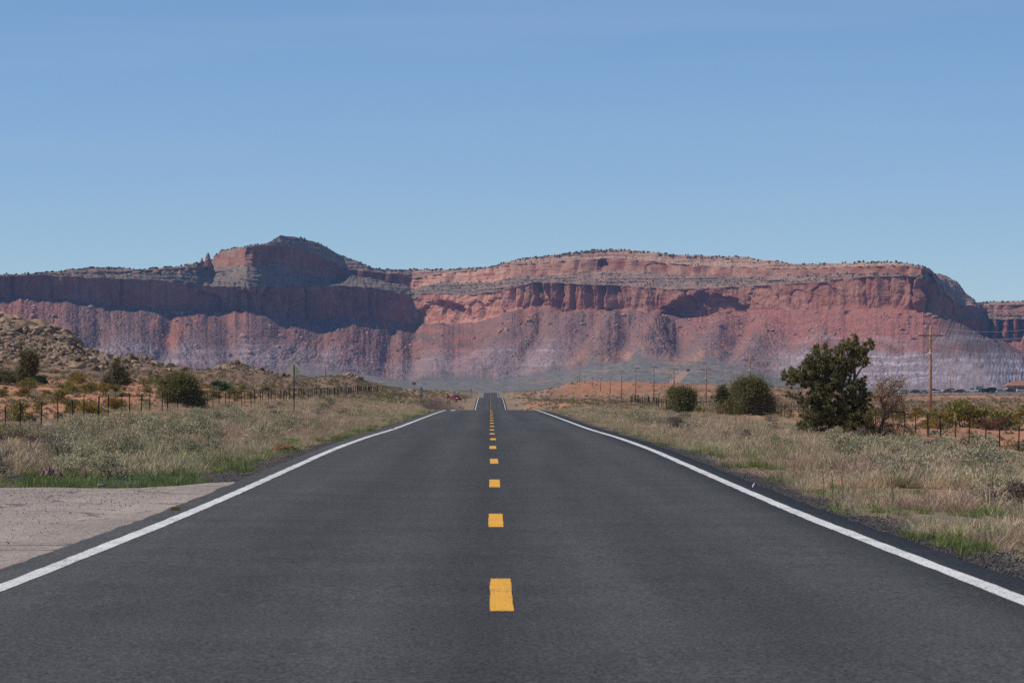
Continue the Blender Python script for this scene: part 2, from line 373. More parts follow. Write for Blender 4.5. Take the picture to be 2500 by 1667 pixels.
# ------------------------------------------------------------------ road and ground heights (metres; Y runs along the road)
RC = 0.04                                                    # centre of the road
road_z = hermite([0, 20, 30, 38, 50, 60, 74, 89, 119, 153, 195, 230, 258, 300, 400, 550, 680, 807, 900, 1005, 1100, 1250, 1400, 1507, 1640, 1700, 1900, 2600],
                 [0, 0, -.04, -.068, -.072, -.064, -.064, -.11, -.275, -.40, -.55, -.69, -.825, -1.24, -3.0, -6.2, -6.3, -4.94, -4.1, -3.7, -4.5, -7.2, -7.4, -6.1, -4.5, -4.7, -8.5, -11])
COLS = {
 -900: [(5, -.05), (20, -.2), (60, -.6), (100, -.5), (200, .2), (325, 1.2), (450, 4), (540, 9), (700, 8), (1000, 0), (1500, -8)],
 -100: [(5, 0), (47, -.06), (100, -.5), (125, -.65), (200, -.02), (260, .4), (325, .95), (400, 2.3), (450, 3.8), (485, 6.2), (540, 12.0), (580, 12.0), (700, 8), (1000, 0), (1500, -8)],
 0: [(5, 0), (47, -.06), (100, -.45), (134, -.66), (200, -.05), (260, .4), (325, .9), (400, 2.2), (450, 3.7), (485, 6.0), (540, 11.6), (570, 11.3), (700, 8), (1000, 0), (1500, -8)],
 80: [(5, 0), (50, -.06), (100, -.4), (142, -.64), (200, -.08), (300, .7), (400, 2.2), (450, 3.6), (490, 5.6), (545, 10.4), (575, 10), (700, 6), (1000, -1), (1500, -8)],
 160: [(5, 0), (60, -.08), (100, -.36), (152, -.56), (200, -.12), (300, .75), (400, 2.2), (470, 4.2), (552, 8.9), (580, 8), (700, 5), (1000, -2), (1500, -8)],
 200: [(5, 0), (60, -.08), (100, -.34), (158, -.5), (200, -.14), (300, .8), (400, 2.2), (480, 4.2), (556, 6.6), (600, 5.5), (700, 3), (1000, -3), (1500, -8)],
 280: [(5, 0), (60, -.07), (100, -.32), (172, -.4), (230, 0), (330, .75), (450, 2.6), (575, 5.2), (620, 4.6), (750, 1), (1000, -4), (1500, -9)],
 330: [(5, 0), (60, -.07), (100, -.31), (182, -.34), (240, 0), (330, .65), (450, 2.4), (580, 5.1), (630, 4.4), (750, 1), (1000, -4), (1500, -9)],
 424: [(5, 0), (60, -.06), (100, -.3), (204, -.36), (260, .05), (330, .6), (450, 1.9), (590, 3.9), (640, 3), (750, 0), (1000, -5), (1500, -9)],
 500: [(5, 0), (60, -.05), (110, -.32), (226, -.42), (280, 0), (340, .45), (450, 1.4), (610, 3.4), (660, 2.4), (750, 0), (1000, -5), (1500, -9)],
 565: [(5, 0), (60, -.05), (120, -.36), (250, -.45), (330, 0), (450, 1.0), (615, 3.9), (680, 2.6), (760, 0), (1000, -5), (1500, -9)],
 640: [(5, 0), (60, -.04), (150, -.4), (283, -.45), (350, -.1), (450, .6), (630, 3.1), (700, 2.2), (800, 0), (1000, -5), (1500, -9)],
 700: [(5, 0), (60, -.03), (150, -.38), (317, -.42), (450, .2), (700, 2.35), (800, 1), (1000, -3), (1500, -9)],
 800: [(5, 0), (100, -.2), (200, -.5), (398, -.4), (500, 0), (780, 2.35), (900, 1), (1100, -3), (1500, -9)],
 860: [(5, 0), (100, -.2), (220, -.6), (460, -.45), (560, -.1), (820, 2.2), (950, 0), (1150, -4), (1500, -9)],
 900: [(5, 0), (100, -.2), (250, -.75), (450, -.6), (560, -.45), (850, .8), (1000, -1), (1200, -5), (1500, -9)],
 960: [(5, 0), (100, -.1), (250, -.8), (420, -1.0), (600, -.9), (880, -.5), (1000, -1.2), (1250, -5), (1600, -8)],
 1020: [(5, 0), (250, -.85), (400, -1.4), (600, -1.6), (900, -1.4), (1150, -2.4), (1500, -3.0), (1640, -3.0), (1800, -5), (2000, -8)],
 1100: [(5, 0), (250, -.85), (400, -2.0), (600, -2.8), (880, -3.1), (1200, -3.4), (1500, -3.7), (1640, -3.7), (1800, -5), (2000, -8)],
 1150: [(5, 0), (250, -.85), (400, -2.4), (600, -4.0), (810, -4.3), (1000, -3.8), (1300, -4.6), (1500, -4.6), (1640, -4.0), (1800, -5.2), (2000, -8)],
 1240: [(5, 0), (250, -.9), (400, -2.6), (600, -4.2), (810, -4.4), (1000, -3.9), (1300, -4.8), (1500, -4.8), (1640, -4.2), (1800, -5.2), (2000, -8)],
 1290: [(5, 0), (250, -.9), (450, -2.6), (600, -3.3), (800, -4.0), (1000, -4.1), (1300, -4.4), (1500, -4.2), (1640, -4.0), (1800, -5), (2000, -8)],
 1350: [(5, 0), (100, -.2), (250, -1.0), (450, -1.9), (700, -3.2), (1000, -4.1), (1300, -3.4), (1550, -2.2), (1650, -2.2), (1850, -5), (2100, -9)],
 1400: [(5, 0), (120, -.4), (250, -1.05), (460, -1.95), (800, -3.6), (1100, -4.2), (1320, -3.0), (1520, .2), (1660, .9), (1850, -4), (2200, -9)],
 1450: [(5, 0), (120, -.45), (250, -1.1), (480, -2.0), (800, -3.4), (1100, -4.1), (1300, -3.0), (1500, .2), (1680, 1.5), (1850, -2), (2300, -10)],
 1550: [(5, 0), (120, -.5), (250, -1.3), (480, -1.95), (900, -4.3), (1150, -3.6), (1400, -.2), (1600, 1.0), (1850, -3), (2300, -10)],
 1650: [(5, 0), (60, -.1), (150, -.7), (300, -1.7), (450, -2.0), (900, -3.6), (1300, -1.2), (1550, -.1), (1850, -5), (2300, -10)],
 1720: [(5, 0), (60, -.12), (150, -.7), (250, -1.35), (290, -1.35), (330, -1.7), (450, -2.0), (800, -3.2), (1200, -1.8), (1550, -.3), (1850, -5), (2300, -10)],
 1800: [(5, 0), (60, -.15), (100, -.5), (200, -1.1), (280, -1.55), (400, -2.0), (760, -2.9), (1100, -2.1), (1500, -.8), (1850, -5), (2300, -10)],
 2000: [(5, 0), (60, -.2), (100, -.6), (140, -.98), (220, -1.15), (330, -1.9), (700, -3.4), (1100, -2.5), (1500, -2.3), (2000, -8)],
 2200: [(5, 0), (40, -.12), (60, -.28), (120, -.95), (176, -1.4), (330, -2.1), (600, -3.05), (1000, -3.6), (1366, -4.0), (1500, -4.5), (2000, -9)],
 2400: [(5, 0), (35, -.12), (60, -.35), (100, -.95), (147, -1.62), (200, -1.5), (250, -1.35), (330, -1.65), (600, -2.7), (1000, -3.3), (1366, -3.4), (1600, -4.3), (2000, -9)],
 2600: [(5, 0), (30, -.15), (60, -.5), (100, -1.1), (140, -1.7), (200, -1.4), (250, -1.2), (330, -1.5), (600, -2.5), (1000, -3.2), (1366, -3.3), (1600, -4.3), (2000, -9)],
 3400: [(5, -.05), (30, -.4), (60, -.9), (100, -1.5), (140, -1.6), (250, -1.1), (600, -2.4), (1366, -3.2), (2000, -9)],
}
_cx = np.array(sorted(COLS), float)
_zprof = [hermite(*zip(*(COLS[int(c)] + [(2600, -9.5), (6500, -9.5)]))) for c in _cx]
def far_rise(px, Y):      # the plain climbs gently to the talus foot and dives under the mesa beyond it
    ty = np.interp(px, mx, toeY); tz = np.interp(px, mx, toez)
    t = np.clip((Y - 2400) / (ty - 2400), 0, None)
    up = (tz + 9.5) * np.minimum(t, 1) ** 1.7
    return up - np.clip(Y - ty, 0, None) * .35

def ground_base(X, Y):
    X = np.asarray(X, float); Y = np.asarray(Y, float)
    Yc = np.clip(Y, 5, 6400)
    px = np.clip(VX + FPX * X / np.maximum(Y, 12.0), _cx[0], _cx[-1] - 1e-6)
    i = np.clip(np.searchsorted(_cx, px, side='right') - 1, 0, len(_cx) - 2)
    t = (px - _cx[i]) / (_cx[i + 1] - _cx[i]); t = t * t * (3 - 2 * t)
    Z = np.stack([f(Yc) for f in _zprof], 0)
    idx = np.arange(Z[0].size); Zf = Z.reshape(len(_cx), -1); ii = i.ravel(); tt = t.ravel()
    return (Zf[ii, idx] * (1 - tt) + Zf[ii + 1, idx] * tt).reshape(X.shape) + far_rise(px, Y)

def pad_mask(X, Y):     # the old pavement of the side road on the left
    return sstep(-3.4, -4.0, X) * sstep(49.4, 48.2, Y - np.clip(X + 5.2, 0, 2) * 2.6)

def rock_mask(X, Y):
    px = VX + FPX * X / np.maximum(Y, 12.0)
    n = 0.12 * fbm(X / 9, Y / 14, 3, 60)
    hill = sstep(448, 478, Y + n * 90) * sstep(330, 250, px + n * 150 + np.clip(Y - 500, -60, 60) * -1.2) * sstep(640, 600, Y)
    oc2 = np.exp(-(((px - 590) / 62) ** 2 + ((Y - 604) / 42) ** 2) * 1.5)
    oc3 = np.exp(-(((px - 848) / 42) ** 2 + ((Y - 800) / 60) ** 2) * 1.5)
    oc4 = np.exp(-(((px - 345) / 60) ** 2 + ((Y - 560) / 28) ** 2) * 1.5) * .6
    return np.clip(hill + oc2 + oc3 + oc4, 0, 1)

def ground_z(X, Y):
    X = np.asarray(X, float); Y = np.asarray(Y, float)
    z = ground_base(X, Y)
    ax = np.abs(X - RC)
    off = sstep(5.0, 14.0, ax)
    far = np.clip(Y / 300, .3, 3.0)
    z = z + off * (0.07 * fbm(X / 2.6, Y / 2.6, 3, 1) + 0.16 * fbm(X / 9, Y / 14, 3, 5) * np.minimum(far, 1.6))
    out = sstep(22, 30, ax) * sstep(1900, 1200, Y)
    z = z + out * (0.34 * np.clip(fbm(X / 7, Y / 12, 3, 9), -.4, 1) + .25 * fbm(X / 40, Y / 60, 2, 12))
    rm = rock_mask(X, Y)
    z = z + rm * (0.75 * fbm(X / 3.2, Y / 4.5, 4, 21) + .35 * ridged(X / 6, Y / 7, 2, 25))
    rz = road_z(Y)
    w = sstep(4.35, 11.0, ax)
    w = np.where(Y > 400, sstep(5, 14, ax), w)
    w = np.where(Y > 1700, 1.0, w)
    shoulder = rz - 0.05 - 0.05 * np.clip(ax - 4.0, 0, 3) * (ax > 4.0)
    z = shoulder * (1 - w) + z * w
    pm = pad_mask(X, Y)
    z = z * (1 - pm) + (rz - 0.07) * pm
    z = np.where((ax < 3.95) & (Y < 1720), rz - 0.14, z)
    return z

def gz(X, Y): return float(ground_z(np.array([X]), np.array([Y]))[0])

# ------------------------------------------------------------------ ground sheet
gx = np.concatenate([np.linspace(-900, -120, 70), np.linspace(-110, 1080, 240), np.linspace(1084, 1320, 60), np.linspace(1325, 2610, 260), np.linspace(2630, 3400, 65)])
gY = [4.0]
while gY[-1] < 6300: gY.append(gY[-1] * 1.0115 + 0.05)
gY = np.array(gY)
PX, YY = np.meshgrid(gx, gY)
XX = (PX - VX) * YY / FPX
# near the camera the rows must reach past both verges, so widen the fan there
XX = XX + np.where(PX < VX, -1, 1) * np.abs(PX - VX) / 1300 * 14 * sstep(120, 5, YY)
ZZ = ground_z(XX, YY)
AX = np.abs(XX - RC)
px_ = VX + FPX * XX / YY
soil = np.array([.30, .185, .115]); dry = np.array([.25, .20, .13]); sand = np.array([.47, .215, .125]); gravel = np.array([.075, .068, .066])
brown = np.array([.21, .14, .10]); plain = np.array([.185, .165, .135]); rock = np.array([.27, .20, .145]); orange = np.array([.42, .21, .115])
redhill = np.array([.40, .18, .095]); purple = np.array([.17, .13, .125])
def mixc(a, b, t): return a * (1 - t[..., None]) + b * t[..., None]
n_a = fbm(XX / 11, YY / 17, 4, 31); n_b = fbm(XX / 3, YY / 4.5, 3, 35); n_c = fbm(XX / 60, YY / 120, 3, 38)
C = np.broadcast_to(soil, XX.shape + (3,)).copy()
C = mixc(C, np.broadcast_to(dry, C.shape), sstep(-.3, .3, n_a))
C = mixc(C, np.broadcast_to(sand, C.shape), sstep(.18, .42, n_b * .5 + n_a * .6 + .15) * sstep(6.5, 11, AX) * .9)
bey = sstep(19, 23, AX) * sstep(95, 120, YY)
C = mixc(C, np.broadcast_to(sand, C.shape), bey * sstep(-.6, -.1, n_a + .3 * n_b) * sstep(900, 420, YY))
leftslope = sstep(350, 430, YY) * (px_ < 980) * sstep(1900, 1000, YY)
C = mixc(C, np.broadcast_to(brown, C.shape), leftslope * (.85 - .3 * sstep(.1, .4, n_b)))
rightfar = sstep(330, 480, YY) * (px_ > 1290)
C = mixc(C, np.broadcast_to(mixc(np.broadcast_to(orange, C.shape), np.broadcast_to(brown * .95, C.shape), sstep(-.25, .3, n_a + n_c)), C.shape), rightfar * .85)
C = mixc(C, np.broadcast_to(redhill, C.shape), sstep(1180, 1330, YY) * sstep(1340, 1420, px_) * sstep(2000, 1750, px_) * sstep(-.5, .15, n_b * .4 + .25) * .95)
C = mixc(C, np.broadcast_to(purple, C.shape), sstep(900, 1000, YY) * sstep(1330, 1240, YY) * sstep(2050, 2150, px_) * sstep(-.2, .1, n_c + .2))
C = mixc(C, np.broadcast_to(rock, C.shape), rock_mask(XX, YY) * (.55 + .45 * sstep(-.2, .2, n_b)))
pl = sstep(1750, 2100, YY)
pcol = mixc(np.broadcast_to(plain, C.shape), np.broadcast_to(orange * .9, C.shape), sstep(.34, .6, fbm(XX / 130, YY / 420, 4, 44) + .24 * sstep(1380, 1480, px_) * sstep(1850, 1780, px_)) * sstep(3300, 4800, YY) * .75)
pcol = pcol * (1 + .40 * fbm(XX / 14, YY / 60, 3, 46) + .45 * fbm(XX / 6, YY / 26, 3, 48))[..., None]
C = mixc(C, pcol, pl)
# dirt tracks across the plain below the mesa
def track(pts, w):
    m = np.zeros(XX.shape)
    for (ax_, ay_), (bx_, by_) in zip(pts[:-1], pts[1:]):
        t = np.clip(((XX - ax_) * (bx_ - ax_) + (YY - ay_) * (by_ - ay_)) / ((bx_ - ax_) ** 2 + (by_ - ay_) ** 2), 0, 1)
        dd = np.hypot(XX - ax_ - t * (bx_ - ax_), YY - ay_ - t * (by_ - ay_)); m = np.maximum(m, sstep(w, w * .6, dd))
    return m
def plainpt(px, Y): return ((px - VX) * Y / FPX, Y)
C = mixc(C, np.broadcast_to(np.array([.42, .24, .15]), C.shape), track([plainpt(1628, 3000), plainpt(1655, 3700), plainpt(1672, 4150), plainpt(1700, 4200)], 7) * .9)
C = mixc(C, np.broadcast_to(np.array([.42, .24, .15]), C.shape), track([plainpt(1636, 4160), plainpt(1700, 4200)], 22) * .8)
C = mixc(C, np.broadcast_to(np.array([.34, .22, .15]), C.shape), track([(6, 870), (14, 1050), (20, 1300), (24, 1550)], 3.0) * .8)
C = mixc(C, np.broadcast_to(np.array([.34, .21, .14]), C.shape), track([(-9, 600), (-9.4, 900), (-12, 1300)], 3.2) * .7)
gv = sstep(5.0, 4.35, AX + .4 * n_b) * sstep(480, 300, YY)
left_gv = np.where(XX < 0, sstep(95, 60, YY + 14 * n_b) * sstep(10.5, 7.5, AX + 1.2 * n_b - np.clip(60 - YY, 0, 20) * .1), 0)
C = mixc(C, np.broadcast_to(gravel, C.shape), np.clip(np.maximum(gv, left_gv * sstep(48, 50, YY)), 0, 1) * .95)
C = C * (1 + .14 * n_b[..., None] + .10 * n_a[..., None])
M_ground = vcol_mat("ground_soil", [(0.9, .16), (7.0, .22), (45.0, .16)], bump=.6, bump_scale=14.0, bump_dist=.05)
ground = obj("ground", np.stack([XX, YY, ZZ], -1).reshape(-1, 3), grid_faces(len(gY), len(gx)), M_ground, cols=np.clip(C, .01, .8).reshape(-1, 3), smooth=True)
tag(ground, kind="structure", label="red desert ground with sandy verges and the far grey-green plain")

# ------------------------------------------------------------------ road
ASPH = (.09, .09, .094)
M_asph = asphalt_mat("road_asphalt", (.068, .0655, .064), (.076, .0735, .072))
M_pad = asphalt_mat("old_pavement", (.33, .265, .22), (.38, .31, .26), streak=False)
M_white = paint_mat("white_road_paint", (.80, .78, .72), ASPH, wear=.525)
M_yellow = paint_mat("yellow_road_paint", (.90, .44, .045), ASPH, wear=.50)
rY = np.concatenate([np.arange(2, 120, .5), np.arange(120, 320, 1.0), np.arange(320, 1760, 6.0)])
def ribbon(x0, x1, Ys, dz, ragged=0.0, seed=0, side=None):
    """strip between two offsets from the centre, laid on the road profile; ragged wanders its edges"""
    a = RC + x0 + ragged * n2(Ys * 1.7, seed + .5) + ragged * .7 * n2(Ys * .21, seed + 3.5)
    b = RC + x1 + ragged * n2(Ys * 1.9, seed + 7.5) + ragged * .7 * n2(Ys * .23, seed + 9.5)
    z = road_z(Ys) + dz
    return np.stack([np.stack([a, Ys, z], -1), np.stack([b, Ys, z], -1)], 1)
xs = np.array([-4.0, -3.0, -1.5, 0, 1.5, 3.0, 4.02])
rv = np.zeros((len(rY), len(xs) + 2, 3))
for k, xo in enumerate(xs):
    e = 0.03 if k in (0, len(xs) - 1) else 0
    rv[:, k + 1, 0] = RC + xo + e * n2(rY * .9, k + .5) + e * n2(rY * 4.1, k + 5.5); rv[:, k + 1, 1] = rY; rv[:, k + 1, 2] = road_z(rY)
rv[:, 0] = rv[:, 1] + np.array([-.05, 0, -.12]); rv[:, -1] = rv[:, -2] + np.array([.05, 0, -.12])
road = obj("road", rv.reshape(-1, 3), grid_faces(len(rY), len(xs) + 2), M_asph, smooth=True)
tag(road, kind="structure", label="straight two-lane asphalt highway dipping over two crests")
for side, x0, x1 in (("left", -3.70, -3.54), ("right", 3.54, 3.70)):
    v = ribbon(x0, x1, rY, .004, ragged=.012, seed=1 if side == "left" else 2)
    e = obj("edge_line", v.reshape(-1, 3), grid_faces(len(rY), 2), M_white, parent=road, smooth=True)
i = 0
while True:
    y0 = 21.1 + 13.35 * (i - 1); y1 = y0 + 3.7
    if y0 > 1700: break
    dx = 0.03 * n2(i * .7, 2.5)
    Ys = np.linspace(y0, y1, 15)
    x0, x1 = -.05 + dx, .11 + dx
    v = ribbon(x0, x1, Ys, .004, ragged=.006, seed=i % 9)
    if 880 < y0 < 1020 or 1560 < y0: v = v
    obj("centre_dash", v.reshape(-1, 3), grid_faces(15, 2), M_yellow, parent=road, smooth=True)
    i += 1
# old pale pavement of the side road on the left, two slabs with a weedy joint between them
def pad(name, ya, yb, flare):
    Ys = np.linspace(ya, yb, 60); Xs = np.concatenate([np.linspace(-60, -8, 16), np.linspace(-7.5, -3.99, 18)])
    PXm, PYm = np.meshgrid(Xs, Ys)
    if flare:
        t = (PYm - ya) / (yb - ya)
        PYm = PYm + t * (0.35 * n2(PXm * .5, 4.5) + np.clip(PXm + 5.2, 0, 2) * 2.6 + .06 * n2(PXm * 3, 2.5) + np.clip(PXm + 8, -50, 0) * .07)
    zz = road_z(PYm) - .022 + .008 * n2(PXm, PYm, 8)
    return obj(name, np.stack([PXm, PYm, zz], -1).reshape(-1, 3), grid_faces(len(Ys), len(Xs)), M_pad, smooth=True)
side_road = pad("side_road", 2.0, 30.8, False)
tag(side_road, kind="structure", label="near slab of old pale pavement left of the highway")
tag(pad("side_road", 30.88, 48.4, True), kind="structure", label="far slab of old pale pavement left of the highway")

# ------------------------------------------------------------------ mesa
KY = np.stack([toeY, cbY, ctY, ubY, utY, skY, skY + 160, skY + 900], 0)
KZ = np.stack([toez - 1.5, cbz, ctz, ubz, utz, skz, skz - 6, skz - 110], 0)
segs = [96, 52, 20, 26, 18, 4, 3]
rowsY, rowsZ, rowsS = [], [], []
for s, n in enumerate(segs):
    for k in range(n):
        t = k / n
        tz = t
        if s == 0: tz = t ** 1.22          # concave talus: gentle foot, steep top
        rowsY.append(KY[s] * (1 - t) + KY[s + 1] * t); rowsZ.append(KZ[s] * (1 - tz) + KZ[s + 1] * tz); rowsS.append(s + t)
def wrap_cone(i0, i1):
    # the apron wraps round the right-hand corner of the cliffs as a cone instead of following the wall back
    j0 = int(np.searchsorted(mx, 2250)); jw = np.where((mx >= 2250) & (mx <= 2331))[0]
    Yw = np.maximum.accumulate(cbY[jw]); Xw = (mx[jw] - VX) * cbY[jw] / FPX; Zw = cbz[jw]
    colY = np.array([rowsY[i][j0] for i in range(i0, i1)]); colZ = np.array([rowsZ[i][j0] for i in range(i0, i1)])
    for i in range(i0, i1):
        for_j = np.where(mx > 2250)[0]
        Y = rowsY[i][for_j]; X = (mx[for_j] - VX) * Y / FPX
        pxc = np.interp(Y, [toeY[j0], Yw[0]], [2440, 2250]); Xc = np.where(Y < Yw[0], (pxc - VX) * Y / FPX, np.interp(Y, Yw, Xw)); zr = np.where(Y < Yw[0], np.interp(Y, colY, colZ), np.interp(Y, Yw, Zw))
        dx_ = np.clip(X - Xc, 0, None); cone = zr - .56 * dx_ * dx_ / (dx_ + 30)
        rowsZ[i][for_j] = np.minimum(np.maximum(rowsZ[i][for_j], cone), np.maximum(cbz[for_j], rowsZ[i][for_j]))
wrap_cone(0, segs[0])
rowsY.append(KY[-1]); rowsZ.append(KZ[-1]); rowsS.append(7.0)
BY = np.array(rowsY); BZ = np.array(rowsZ); BS = np.array(rowsS)[:, None] * np.ones(nm)[None]
BX = (mx[None] - VX) * BY / FPX
# plan normal of the cliff line (pointing out towards the plain)
cxw = (mx - VX) * cbY / FPX
k = np.ones(9) / 9
sx_ = np.convolve(np.pad(cxw, 4, 'edge'), k, 'valid'); sy_ = np.convolve(np.pad(cbY, 4, 'edge'), k, 'valid')
tx, ty = np.gradient(sx_), np.gradient(sy_); L = np.hypot(tx, ty); nx_, ny_ = ty / L, -tx / L
arc = np.cumsum(np.hypot(np.gradient(cxw), np.gradient(cbY)))[None] + 0 * BZ      # metres along the cliff
S = BS
inA = (S < 1); inC = (S >= 1) & (S < 2); inB = (S >= 2) & (S < 3); inU = (S >= 3) & (S < 4); inT = (S >= 4) & (S < 5.0)
tt = S - np.floor(S)
winC = np.where(inC, np.clip(tt * 9, 0, 1) ** .6 * np.clip((1 - tt) * 30, .35, 1), 0)
pxg = VX + FPX * BX / BY; pyg = VY - (BZ - CAMH) * FPX / BY
out = np.zeros(BZ.shape)      # outward push along the plan normal
warp = 6 * fbm(arc / 60, BZ / 40, 2, 52)
col = np.abs(n2((arc + warp) / 27, BZ / 200, 50)) * 2.6 - 1                       # rounded buttresses, cracks between
col2 = np.abs(n2((arc + warp * 1.3) / 10, BZ / 90, 51)) * 2.4 - 1
vert = np.interp(pxg, [0, 480, 560, 1000, 1010, 1160, 1240, 1480, 1620, 1830, 1950, 2050, 2330], [.35, .35, .9, .7, .3, .45, 1.5, 1.4, .35, .2, .25, 1.2, 1.4])
vert = vert * (.45 + 1.0 * sstep(-.35, .4, fbm(arc / 85, .4, 2, 59)))
butt = vert * (8 * col + 3.4 * col2 + 5.5 * (np.abs(n2((arc + 2 * warp) / 52, BZ / 150, 58)) * 2.4 - .9))
out += np.where(inB, (1 - tt) ** 2 * .5, 0) * butt
out += winC * (butt + 3.2 * fbm(arc / 45, BZ / 22, 4, 53) + 1.6 * fbm(arc / 11, BZ / 9, 3, 57))
ledge = n2(BZ / 3.3 + .8 * n2(arc / 60, .5, 60), arc / 220 + .2, 61) + .6 * n2(BZ / 1.6, arc / 90 + .4, 62)
out += np.where(inB, np.clip(tt * 6, 0, 1) * np.clip((1 - tt) * 6, 0, 1), 0) * (2.6 * ledge + 3.5 * fbm(arc / 20, BZ / 9, 4, 63))
wU = np.where(inU, np.sin(np.pi * np.clip(tt, 0, 1)) ** .35, 0)
out += wU * (7 * (2.4 * np.abs(n2(arc / 22, BZ / 80, 64)) - 1) + 1.6 * ledge + 3.0 * fbm(arc / 24, BZ / 10, 4, 65))
out += np.where(inT, np.sin(np.pi * np.clip(tt, 0, 1)) ** .5, 0) * (3.5 * ledge + 3 * fbm(arc / 20, BZ / 9, 3, 66))
# big scooped alcoves under arched roofs
def alcove(cx, cy, rx, ry, depth, soft=.16):
    r = np.hypot((pxg - cx) / rx, np.minimum(pyg - cy, 0) / ry) + .16 * fbm(pxg / 24, pyg / 16, 3, int(cx) % 50)
    return depth * sstep(1.0, 1.0 - soft, r) * (pyg < cy + 10) * (inC | inU)
out -= alcove(1722, 772, 106, 58, 17, .10) + alcove(1668, 777, 52, 52, 17, .22) + alcove(1770, 768, 50, 38, 4, .1)
out -= alcove(1078, 770, 66, 40, 8, .3) + alcove(1100, 758, 30, 22, 5, .2) + alcove(1205, 770, 30, 48, 4, .12) + alcove(1160, 760, 18, 30, 4, .12)
out -= alcove(1466, 653, 15, 23, 16) + alcove(1860, 744, 40, 48, 3.5, .06) + alcove(2010, 750, 42, 62, 3.5, .06) + alcove(1945, 740, 24, 34, 3, .08)
out -= alcove(505, 752, 52, 44, 13, .2) + alcove(600, 754, 30, 48, 13) + alcove(660, 760, 22, 52, 11) + alcove(1600, 655, 30, 14, 4)
for cx_, w_, d_ in ((1306, 5, 15), (1361, 6, 20), (1475, 6, 16), (1420, 5, 11), (2103, 4.5, 20), (2162, 4, 10), (2228, 5, 14), (2270, 6, 16), (666, 3, 15), (708, 3, 15), (752, 4, 13), (1245, 3, 7), (1335, 3, 8), (1395, 4, 10), (300, 3, 9), (35, 4, 10), (2390, 5, 16), (2415, 4, 16), (2440, 5, 18), (2470, 4, 16), (2490, 3, 14), (2360, 4, 12)):
    out -= winC * d_ * np.exp(-((pxg - cx_ - 2.5 * n2(pyg / 22, cx_)) / w_) ** 2)
BX = BX + nx_[None] * out * 1.0; BY = BY + ny_[None] * out
# talus: gullies that fan downslope, ribs of scree, boulders and the rilled badland foot
arcT = ((mx - VX) * 5200 / FPX * 1.3)[None] + 0 * BZ
tA = np.clip(S, 0, 1); wA = np.where(inA, np.clip((1 - tA) * 9, 0, 1) * np.clip(tA * 12, 0, 1), 0)
dn = 1 - tA
lean = np.interp(mx, [-400, 0, 300, 500, 700, 1000, 1250, 1550, 1650, 1760, 2000, 2200, 2900], [.4, .5, -.5, -.7, .7, -.8, .9, .9, -.7, 1.2, 1.1, .4, .3])[None]
arcS = arcT - 120 * tA * lean      # scree runs slantwise down the flanks of the fans
gul = -ridged((arcS + 34 * fbm(arcT / 120, tA * 2.2, 3, 70)) / 95, tA * 1.5, 2, 71)
rill = ridged((arcS + 14 * fbm(arcT / 40, tA * 5, 3, 73)) / 17, tA * 3.2, 2, 74)
badl = np.interp(pxg, [-400, 200, 600, 900, 1100, 1350, 1420, 1850, 2000, 2900], [.6, .6, .5, .4, .5, .5, .05, .1, 1.0, 1.0]) * sstep(.62, .34, tA + .12 * fbm(arcT / 60, .1, 3, 75))
hb = sstep(1850, 2050, pxg)
badl = badl * (1 - hb) + hb * (sstep(52, 34, BZ + 9 * fbm(arcT / 45, .3, 3, 77)) + .55 * sstep(8, 4, np.abs(BZ - 64 - 6 * fbm(arcT / 60, .6, 2, 83))) * sstep(2420, 2330, pxg))
lift = wA * ((4.2 + 4 * fbm(arcT / 260, .5, 2, 84)) * gul * np.sin(np.pi * np.clip(tA * .9 + .1, 0, 1)) + np.interp(mx, [900, 1150], [1.3, 2.4])[None] * fbm(arcS / 30, tA * 11, 4, 76) + 1.2 * fbm(arcS / 8, tA * 40, 3, 78) + 2.2 * np.clip(n2(arcT / 4.5, tA * 85, 79), .28, 1) - .6)
lift += wA * badl * np.interp(pxg, [1850, 2050, 2230, 2300], [2.2, 1.3, 1.0, .15]) * rill * sstep(0, .2, tA)
def spur(cx0, cx1, h, w):       # rib of talus running down from (cx0) at the cliff to (cx1) at the foot
    c = cx0 * tA + cx1 * (1 - tA); return wA * h * np.exp(-((mx[None] - c - 7 * fbm(tA * 4, cx0 * .37, 2, 86)) / (w * (.55 + .75 * dn))) ** 2) * np.sin(np.pi * np.clip(.12 + .8 * tA, 0, 1)) ** .7
for s_ in ((60, 90, 6, 44), (150, 190, 7, 46), (330, 300, 6, 60), (480, 520, 6, 56), (640, 600, 7, 58), (745, 700, 9, 50), (865, 800, 10, 44), (1095, 1060, 12, 52), (1260, 1150, 17, 50), (1400, 1330, 16, 48), (1500, 1440, 14, 40), (1610, 1572, 21, 38), (1780, 1700, 16, 42), (1900, 1800, 15, 46), (2020, 1950, 8, 50), (2150, 2130, 4, 50)):
    lift += spur(*s_)
for s_ in ((1012, 1005, 10, 24), (955, 940, 9, 46), (1664, 1672, 11, 24), (560, 562, 6, 24), (1335, 1262, 9, 22), (1552, 1505, 9, 20), (420, 400, 7, 20), (240, 240, 7, 20), (960, 930, 7, 20), (1835, 1770, 7, 20), (2085, 2050, 3, 24)):
    lift -= spur(*s_)
strat = n2(BZ / 2.6 + .5 * n2(arcT / 50, .5, 80), arcT / 400, 81)
band_up = np.interp(pxg, [1500, 1900, 2350, 2500, 2900], [0, .8, 1.3, .6, .6]) * sstep(.5, .75, tA) + .7 * sstep(200, 60, pxg) * sstep(.5, .8, tA) + .5 * np.exp(-((pxg - 830) / 90) ** 2) * sstep(.35, .5, tA) * sstep(.8, .6, tA)
BY = BY - wA * strat * (2.2 * badl + 2.4 * band_up + 1.3 * sstep(-.1, .4, fbm(arcT / 140, tA * 2, 2, 88)))
lift = lift * np.interp(mx, [2200, 2260, 2420, 2480], [1, .45, .45, .8])[None]
